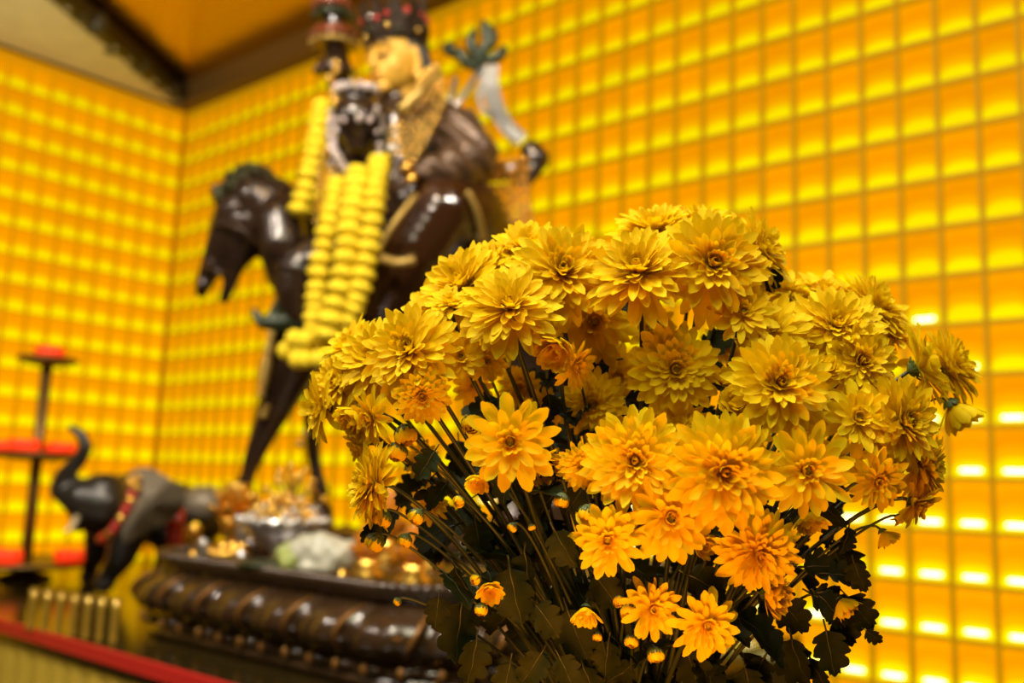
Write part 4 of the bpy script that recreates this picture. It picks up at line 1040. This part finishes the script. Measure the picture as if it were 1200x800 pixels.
LIST = [
 # --- back and top
 (770, 276, 105, 'F', (-.1, .85, .4), .685, 'topmost full ' + Y + 'of the bouquet, seen against the lit wall', 1),
 (820, 274, 100, 'F', (.15, .85, .35), .690, 'full ' + Y + 'at the very top, right of the topmost one', 0),
 (884, 296, 100, 'F', (.65, .45, .55), .665, 'full ' + Y + 'drooping off the right of the top cluster', 0),
 (832, 312, 122, 'F', (.08, .22, .96), .605, 'large full ' + Y + 'with dark eye, front of the top cluster', 0),
 (748, 322, 120, 'F', (-.22, .62, .72), .605, 'large pale ' + Y + 'tilted upward, front left of the top cluster', 1),
 (618, 300, 105, 'F', (-.15, .8, .5), .675, 'full ' + Y + 'at the crest of the left cluster, facing up', 0),
 (690, 305, 80, 'F', (.35, .75, .45), .680, 'full ' + Y + 'in the dip between the left and top clusters', 0),
 (658, 322, 118, 'F', (.1, .42, .88), .622, 'large full ' + Y + 'with green eye on the crest of the left cluster', 0),
 (575, 322, 95, 'F', (-.35, .7, .55), .665, 'full ' + Y + 'tucked behind the left cluster\'s upward slope', 0),
 (546, 338, 110, 'F', (-.45, .55, .6), .650, 'full ' + Y + 'with dark eye high on the left slope', 0),
 (503, 368, 82, 'S', (-.5, .55, .6), .665, 'loose ' + Y + 'halfway down the left slope, dark eye showing', 0),
 (598, 364, 112, 'F', (-.05, .62, .76), .598, 'broad pale ' + Y + 'with petals drooping at its lower right', 0),
 (528, 358, 62, 'S', (-.1, .8, .45), .620, 'small upward-facing ' + Y + 'left of the broad pale one', 0),
 (695, 376, 100, 'S', (.1, -.08, .98), .655, 'shaded flat ' + Y + 'under the two crest clusters, on a dark stem', 0),
 (870, 368, 76, 'S', (-.05, .45, .85), .600, 'small warm ' + Y + 'directly below the large dark-eyed top one', 0),
 # --- right shoulder
 (922, 342, 76, 'S', (.0, .75, .2), .690, 'blurred ' + Y + 'behind the right shoulder, left of its crest', 0),
 (968, 348, 88, 'S', (.1, .8, .35), .685, 'blurred ' + Y + 'at the crest of the right shoulder', 0),
 (1020, 364, 100, 'F', (.55, .55, .4), .680, 'full ' + Y + 'rounding off the right shoulder\'s crest', 0),
 (978, 386, 105, 'F', (0, .55, .82), .618, 'full ' + Y + 'with fanned petals on the right shoulder', 0),
 (1006, 425, 88, 'F', (.15, .2, .95), .605, 'crinkled ' + Y + 'below the fanned right shoulder one', 0),
 (971, 431, 36, 'H', (-.05, .5, .85), .585, 'tiny green-eyed ' + Y + 'opening beside the crinkled one', 0),
 (906, 388, 86, 'S', (-.3, .55, .65), .610, 'loose ' + Y + 'with curled upright petals left of the right shoulder', 0),
 (940, 408, 74, 'S', (.3, .45, .75), .630, Y.strip() + ' squeezed between the curled one and the right shoulder', 0),
 (912, 452, 112, 'F', (-.02, .28, .95), .572, 'large ' + Y + 'with petals spread wide, right of centre', 0),
 (952, 472, 80, 'S', (.3, .05, .85), .625, 'shaded ' + Y + 'peeping out behind the wide-spread one', 0),
 (1048, 394, 58, 'S', (.3, .75, .4), .670, 'small ' + Y + 'poking up between right shoulder and right edge', 0),
 (1078, 430, 96, 'S', (.62, .25, .15), .640, Y.strip() + ' seen side-on with its dark cup, right edge', 0),
 (1110, 432, 92, 'F', (.62, .35, .45), .670, 'full ' + Y + 'at the far right edge of the bouquet', 0),
 (1126, 488, 60, 'H', (.55, -.75, .15), .650, 'half-open ' + Y + 'hanging lowest at the far right edge', 0),
 # --- middle
 (790, 433, 98, 'D', (.04, .06, 1), .598, 'neat ringed ' + Y + 'with round dark eye in the middle hollow', 0),
 (695, 473, 72, 'D', (-.08, .02, 1), .630, 'dim ' + Y + 'deep in the central hollow', 1),
 (722, 442, 78, 'S', (.2, .15, .9), .675, 'darkest ' + Y + 'behind the dim one in the central hollow', 0),
 (650, 412, 62, 'H', (-.4, -.45, .75), .588, 'half-open ' + Y + 'nodding down left below the crest', 0),
 (672, 428, 60, 'S', (.6, -.2, .6), .610, 'loose ' + Y + 'behind the nodding half-open one', 0),
 (541, 418, 56, 'S', (-.05, .12, .98), .600, 'small dark-eyed ' + Y + 'left of a twin under the broad pale one', 0),
 (570, 423, 50, 'S', (.12, .05, .98), .606, 'small dark-eyed ' + Y + 'right of its twin under the broad pale one', 0),
 (495, 464, 60, 'D', (.1, -.12, .96), .585, 'compact ' + Y + 'with dark eye below the left cluster', 0),
 (483, 412, 108, 'F', (-.25, .40, .84), .600, 'large full ' + Y + 'at the front of the left cluster', 0),
 (443, 425, 105, 'F', (-.4, .5, .72), .635, 'large full ' + Y + 'in the middle of the left cluster', 0),
 (411, 408, 84, 'S', (-.5, .72, .45), .675, Y.strip() + ' with upright petals beside the garland\'s tassel', 0),
 (402, 450, 80, 'F', (-.55, .35, .7), .645, 'full ' + Y + 'just inside the far left edge', 0),
 (378, 478, 80, 'S', (-.78, .0, .45), .640, Y.strip() + ' at the far left edge with petals hanging down', 0),
 (412, 492, 56, 'H', (-.6, -.5, .5), .608, 'half-open ' + Y + 'with green cup showing, lower left edge', 1),
 (437, 488, 66, 'S', (-.72, -.25, .6), .600, Y.strip() + ' fanned sideways below the left cluster', 0),
 (424, 522, 58, 'S', (-.8, -.3, .4), .645, 'blurred ' + Y + 'hanging under the left edge', 0),
 (440, 566, 92, 'F', (-.88, .15, .42), .588, Y.strip() + ' seen in profile facing left, alone at lower left', 1),
 (598, 518, 106, 'S', (0, .15, .98), .552, 'star-shaped ' + Y + 'with wide open petals, left of centre', 2),
 (560, 566, 36, 'H', (-.2, -.65, .7), .560, 'half-closed orange-lit ' + Y + 'nodding below the star-shaped one', 0),
 (640, 548, 52, 'H', (.5, -.4, .7), .580, 'half-open ' + Y + 'tucked at the star-shaped one\'s right', 0),
 (681, 546, 50, 'D', (-.08, .05, 1), .575, 'small flat ' + Y + 'with big dark eye, right of the star-shaped one', 0),
 (794, 510, 92, 'F', (-.1, .72, .55), .600, 'full ' + Y + 'facing upward behind the two big central ones', 0),
 (746, 541, 116, 'F', (-.22, .18, .95), .560, 'large full ' + Y + 'facing left, left of the biggest front bloom', 0),
 (846, 553, 126, 'F', (0, .06, 1), .545, 'biggest full ' + Y + 'with dark eye at the front centre', 0),
 (943, 551, 104, 'S', (.02, .14, .98), .555, 'wide ' + Y + 'with deep cup eye right of the biggest front bloom', 0),
 (784, 606, 100, 'S', (.05, .1, .98), .550, 'spreading ' + Y + 'with green eye below the central pair', 0),
 (713, 632, 82, 'S', (-.2, -.02, .97), .552, 'orange-lit ' + Y + 'with long petals, lower left of the front group', 1),
 (887, 645, 92, 'F', (.08, -.28, .95), .560, 'shaggy orange-lit ' + Y + 'drooping below the biggest front bloom', 1),
 (1004, 491, 86, 'S', (0, .35, .92), .578, 'open ' + Y + 'with green eye below the right shoulder', 0),
 (1052, 496, 108, 'F', (.45, .2, .8), .585, 'full ' + Y + 'turned right, beside the open green-eyed one', 0),
 (1078, 545, 88, 'F', (.75, -.1, .55), .605, 'full ' + Y + 'facing right, below the turned one', 0),
 (1026, 562, 70, 'S', (.12, -.2, .95), .572, 'nodding ' + Y + 'between the wide one and the right edge', 1),
 (1072, 590, 66, 'S', (.6, -.5, .6), .600, 'lowest ' + Y + 'of the right edge with pointed petals hanging', 0),
 (862, 471, 48, 'H', (-.1, .5, .85), .578, 'small cup-shaped ' + Y + 'with green eye, left of the wide-spread one', 0),
 (848, 442, 36, 'H', (-.1, .75, .5), .600, 'tiny pale ' + Y + 'opening above the small cup-shaped one', 0),
 (881, 404, 44, 'H', (0, .9, .3), .605, 'tulip-shaped half-open ' + Y + 'under the curled upright petals', 0),
 (936, 503, 60, 'S', (.1, .25, .9), .605, Y.strip() + ' half covered just above the wide deep-cup one', 0),
 (986, 540, 56, 'S', (0, 0, 1), .625, 'dark ' + Y + 'in shadow behind the open green-eyed one', 0),
 (875, 508, 54, 'S', (.1, .5, .8), .600, Y.strip() + ' mostly hidden between the wide-spread and biggest blooms', 0),
 # --- low ones
 (762, 713, 70, 'S', (.35, .1, .92), .560, 'star-like orange-lit ' + Y + 'beside a cluster of buds near the bottom', 0),
 (827, 731, 78, 'S', (.12, -.05, .98), .552, 'lowest open orange-lit ' + Y + 'near the bottom centre', 1),
 (685, 723, 40, 'H', (-.15, -.75, .6), .560, 'closed nodding orange-lit ' + Y + 'near the bottom, left of the buds', 0),
 (912, 700, 54, 'H', (.65, -.1, .6), .570, 'sideways half-open ' + Y + 'below the shaggy drooping one', 0),
 (950, 612, 46, 'H', (.1, -.75, .55), .580, 'half-open ' + Y + 'hanging under the wide deep-cup one', 0),
 (915, 632, 34, 'H', (.55, -.3, .65), .592, 'small half-open ' + Y + 'right of the shaggy drooping one', 0),
 (1040, 632, 34, 'H', (.45, -.8, .3), .600, 'wilted ' + Y + 'hanging from a thin stem against the lit wall', 0),
 (990, 713, 46, 'H', (.5, -.65, .4), .600, 'pale half-open ' + Y + 'among leaves at the lower right', 0),
 (825, 640, 36, 'H', (.35, .1, .85), .585, 'small opening ' + Y + 'left of the shaggy drooping one', 0),
 (574, 694, 38, 'H', (.15, -.25, .8), .560, 'ball-shaped opening ' + Y + 'bud at lower left, brightly lit', 0),
 # --- glimpsed deep inside
 (494, 538, 44, 'S', (-.3, .2, .85), .655, 'shadowed ' + Y + 'among stems at lower left, upper of two', 0),
 (505, 590, 46, 'S', (-.3, .0, .9), .660, 'shadowed ' + Y + 'among stems at lower left, lower of two', 0),
 (610, 455, 50, 'S', (.0, .2, .9), .680, 'shadowed ' + Y + 'behind stems above the star-shaped one', 0),
 (640, 478, 44, 'S', (.2, .1, .9), .660, 'shadowed ' + Y + 'left of the dim hollow one', 0),
 (760, 385, 60, 'S', (.1, .3, .9), .700, 'pale ' + Y + 'far back between top cluster stems', 0),
 (660, 395, 60, 'S', (.1, .3, .9), .700, 'pale ' + Y + 'far back behind the nodding half-open one', 0),
 (850, 405, 56, 'S', (.1, .3, .9), .690, 'blurred ' + Y + 'far back right of the neat ringed one', 0),
 (554, 452, 46, 'S', (-.1, .1, .9), .670, 'shadowed ' + Y + 'below the small twins', 0),
]
for (px, py, dia, kd, fc, d, lb, nl) in LIST: flower(px, py, dia * (1.14 if kd in 'FD' else 1.1), kd, fc, d, lb, leaves=nl)
BUDS = [
 (449, 606, 24, (-.4, -.7, .5), .585, 'round green bud hanging under the profile flower'),
 (488, 604, 22, (-.3, -.2, .9), .575, 'round yellow-tipped bud right of the hanging one'),
 (475, 632, 19, (-.3, -.5, .7), .580, 'greenish bud below the yellow-tipped one'),
 (440, 634, 26, (-.5, -.6, .5), .590, 'lowest left bud nodding over the amber lamps'),
 (538, 587, 16, (-.2, .3, .9), .570, 'small green bud below the half-closed orange-lit flower'),
 (658, 585, 21, (-.2, -.7, .6), .566, 'striped nodding bud left of the green-topped one'),
 (688, 600, 24, (-.3, -.6, .6), .558, 'green-topped bud just left of the long-petalled flower'),
 (601, 617, 13, (-.5, -.3, .7), .565, 'dark tiny bud on a hooked stem left of a thick stem'),
 (623, 617, 10, (.2, -.4, .8), .568, 'dark tiny bud against the thick stem'),
 (726, 704, 16, (-.2, .3, .9), .565, 'upper left bud of the cluster by the star-like flower'),
 (738, 716, 24, (-.2, .1, .95), .560, 'largest bud of the cluster by the star-like flower'),
 (740, 700, 12, (.1, .6, .8), .568, 'topmost tiny bud of the cluster by the star-like flower'),
 (740, 750, 18, (-.1, -.1, .95), .562, 'bud below the cluster by the star-like flower'),
 (768, 766, 22, (.1, -.3, .9), .560, 'lowest bud near the bottom centre'),
 (1054, 607, 14, (.8, -.3, .4), .600, 'dark bud on a thin stem at the right, against the wall'),
 (558, 678, 15, (-.3, .3, .85), .562, 'small bud above the ball-shaped opening one'),
 (564, 713, 18, (-.1, -.4, .85), .560, 'small bud below the ball-shaped opening one'),
 (466, 528, 28, (-.3, -.4, .8), .600, 'half-green bud among stems under the left cluster'),
 (475, 508, 30, (.2, -.3, .9), .598, 'opening bud among stems below the compact flower'),
 (552, 496, 26, (.0, .1, 1), .590, 'opening dark-eyed bud left of the star-shaped flower'),
 (455, 745, 14, (-.6, -.2, .6), .600, 'thin-stemmed bud low over the carved pedestal'),
 (466, 704, 11, (-.7, -.5, .5), .590, 'tiny dark bud on a curved stem over the pedestal rim'),
 (700, 745, 13, (-.1, -.2, .95), .575, 'dark small bud below the closed nodding flower'),
]
BUDS.pop(20)
for (px, py, dia, fc, d, lb) in BUDS: flower(px, py, dia * 1.1, 'B', (fc[0] * 1.2, fc[1] * .8 - .45, fc[2] * .55), d, lb)

# leaves that show one by one: (row, col, length px, direction right/up, depth, tilt towards the camera)
LEAVES = [
 (600, 535, 60, (-.35, -1), .575, .3), (515, 520, 52, (-.55, -.8), .568, .3), (645, 612, 62, (.45, -.85), .556, .3), (615, 635, 70, (.0, -1), .575, .2),
 (632, 520, 58, (.25, -1), .59, .2), (795, 668, 66, (.95, -.35), .566, .9), (850, 710, 95, (.8, -.45), .60, .9), (960, 672, 55, (.9, .1), .61, .9),
 (950, 690, 60, (.7, -.5), .60, .5), (985, 690, 62, (.65, -.75), .605, .3), (965, 725, 70, (.15, -1), .60, .3), (925, 735, 70, (.1, -1), .61, .2),
 (900, 690, 70, (.6, -.6), .615, .6), (930, 665, 62, (.8, .15), .62, .7), (975, 705, 58, (.4, -.9), .61, .3), (905, 740, 75, (.5, -.8), .62, .4), (945, 760, 60, (.3, -1), .615, .2), (870, 770, 66, (.2, -1), .62, .3), (940, 690, 66, (.9, -.4), .612, .5), (995, 610, 42, (-.1, -1), .59, .3), (998, 650, 48, (.25, -1), .60, .3), (515, 690, 50, (-.1, -1), .60, .3), (545, 690, 90, (-.2, -1), .60, .2),
 (560, 735, 70, (-.1, -1), .585, .3), (530, 655, 52, (.3, -1), .59, .2), (595, 650, 85, (.15, -1), .575, .2), (620, 700, 60, (.7, -.7), .57, .4),
 (660, 700, 80, (.35, -1), .60, .2), (640, 755, 58, (-.5, -.8), .575, .4), (650, 760, 55, (.5, -.8), .575, .4), (600, 765, 60, (-.2, -1), .58, .3),
 (720, 660, 62, (-.4, -.9), .60, .3), (690, 665, 60, (.6, -.7), .585, .4), (740, 640, 60, (.2, -1), .62, .2), (715, 740, 60, (-.2, -1), .60, .3),
 (780, 500, 46, (-.8, -.3), .66, .6), (725, 465, 44, (.9, -.2), .65, .6), (590, 462, 52, (-.7, -.4), .64, .6), (640, 455, 40, (.3, -.9), .62, .4),
 (770, 372, 46, (-.7, .3), .64, .6), (890, 345, 40, (.5, .6), .66, .3), (530, 560, 50, (-.6, -.6), .62, .4), (470, 590, 50, (-.5, -.7), .63, .4),
 (880, 660, 80, (.3, -.9), .62, .3), (830, 690, 60, (-.3, -.9), .63, .3), (800, 750, 70, (.3, -.8), .62, .3), (750, 770, 60, (-.6, -.5), .61, .3),
 (680, 770, 60, (.3, -.9), .60, .3), (900, 760, 60, (-.4, -.8), .63, .3), (445, 600, 42, (-.35, -.9), .605, .2), (555, 600, 60, (.2, -1), .63, .2),
 (690, 560, 50, (-.5, -.8), .64, .3), (660, 620, 70, (-.2, -1), .63, .2), (620, 560, 60, (.2, -1), .64, .2), (580, 600, 60, (-.3, -1), .65, .2),
 (960, 580, 50, (.4, -.8), .62, .3), (985, 600, 50, (-.5, -.8), .63, .3), (1010, 735, 30, (.8, -.6), .60, .3), (750, 470, 50, (.5, -.7), .66, .3),
]
for px, py, ln, dr, d, tilt in LEAVES:
    best = min(ALL, key=lambda a: min(abs(a[1] - px), 400) + abs(a[2] - py) * .6)
    dirw = (RT * dr[0] + UP * dr[1] - fw * .25).normalized()
    put_leaf(best[0], P(px, py, d), dirw, ln * .95 * d / F, (-fw * (1 - tilt * .5) + UP * tilt + RT * g.gauss(0, .75)))
for k in range(95):
    a = g.uniform(0, 2 * PI); rr_ = math.sqrt(g.random())
    px, py, d = 720 + 225 * rr_ * math.cos(a), 560 + 170 * rr_ * math.sin(a), g.uniform(.655, .735)
    best = min(ALL, key=lambda q: abs(q[1] - px) + abs(q[2] - py))
    side = RT * g.gauss(0, .6) + fw * g.gauss(0, .3) + V(0, 0, g.uniform(-.9, .2))
    put_leaf(best[0], P(px, py, d), side, g.uniform(.028, .048), -fw + UP * .4 + RT * g.gauss(0, .4))
# leaves filling the shaded heart of the bunch
for k in range(110):
    rt, px, py, c = ALL[g.randrange(len(ALL))]
    i = g.randint(7, 19); p = c[i]
    a = g.uniform(0, 2 * PI); side = RT * math.cos(a) + fw * math.sin(a) * .8 + V(0, 0, g.uniform(-.9, .1))
    put_leaf(rt, p, side, g.uniform(.022, .042), V(0, 0, 1) + side * .5)

# vase below the frame and the stand that carries it
vb = V(CONV.x, CONV.y, 0)
VTOP = CONV.z - .012
vs_ = empty('flower_vase', V(vb.x, vb.y, .80), 'brown glazed vase holding the yellow chrysanthemums, below the frame', 'vase')
mb = MB(); hz_ = VTOP - .80
mb.lathe(V(vb.x, vb.y, .80), [(.05, 0), (.055, .01), (.075, hz_ * .35), (.078, hz_ * .55), (.05, hz_ * .85), (.045, hz_ * .93), (.058, hz_ + .01), (.052, hz_ + .01), (.040, hz_ * .93), (.035, hz_ * .85)], 32)
mb.build('vase_body', M['vase'], vs_)
sd = empty('flower_stand', V(vb.x, vb.y, 0), 'small dark wooden stand under the flower vase, below the frame', 'stand')
mb = MB(); mb.box(V(vb.x, vb.y, .785), V(.14, 0, 0), V(0, .14, 0), V(0, 0, .0145)); mb.build('stand_top', M['wood'], sd, False)
for sx in (-1, 1):
    for sy in (-1, 1):
        mb = MB(); mb.box(V(vb.x + sx * .12, vb.y + sy * .12, .385), V(.014, 0, 0), V(0, .014, 0), V(0, 0, .385)); mb.build('leg', M['wood'], sd, False)

# ------------------------------------------------------------------ light
def area(name, loc, target, size, power, col, spread=PI):
    l = bpy.data.lights.new(name, 'AREA'); l.energy = power; l.color = col; l.shape = 'DISK'; l.size = size; l.spread = spread
    o = bpy.data.objects.new(name, l); COL.objects.link(o); o.location = loc
    o.rotation_euler = (Vector(target) - Vector(loc)).to_track_quat('-Z', 'Y').to_euler(); return o
area('ceiling_spot', (-.30, -.15, 2.95), P(740, 450, .62), 1.3, 42, (1, .97, .66))
area('altar_key_and_sparkle', (-.75, .45, 3.05), S(440, 250), .16, 46, (1, .90, .80))
area('altar_key_and_sparkle', (.75, .55, 2.75), S(480, 330), .10, 16, (1, .88, .74))  # unseen small spot added for sparkles on the offerings
area('altar_key_and_sparkle', (-1.7, .75, 2.6), S(330, 560), .10, 16, (1, .88, .74))  # second added sparkle spot, from the left
area('altar_glow', P(690, 1040, .40), P(740, 620, .56), .12, 1.15, (1, .37, .045))
area('added_slat_light', (-2.0, 1.5, 2.0), (-1.95, 3.4, 3.1), .3, 6, (1, .95, .82), math.radians(70))  # unseen lamp added to lift the dim ceiling slats
w = bpy.data.worlds.new('world'); scn.world = w; w.use_nodes = True
w.node_tree.nodes['Background'].inputs[0].default_value = (.9, .60, .15, 1); w.node_tree.nodes['Background'].inputs[1].default_value = .08
scn.view_settings.view_transform = 'Standard'; scn.view_settings.look = 'None'; scn.view_settings.exposure = 0
scn.cycles.use_denoising = True
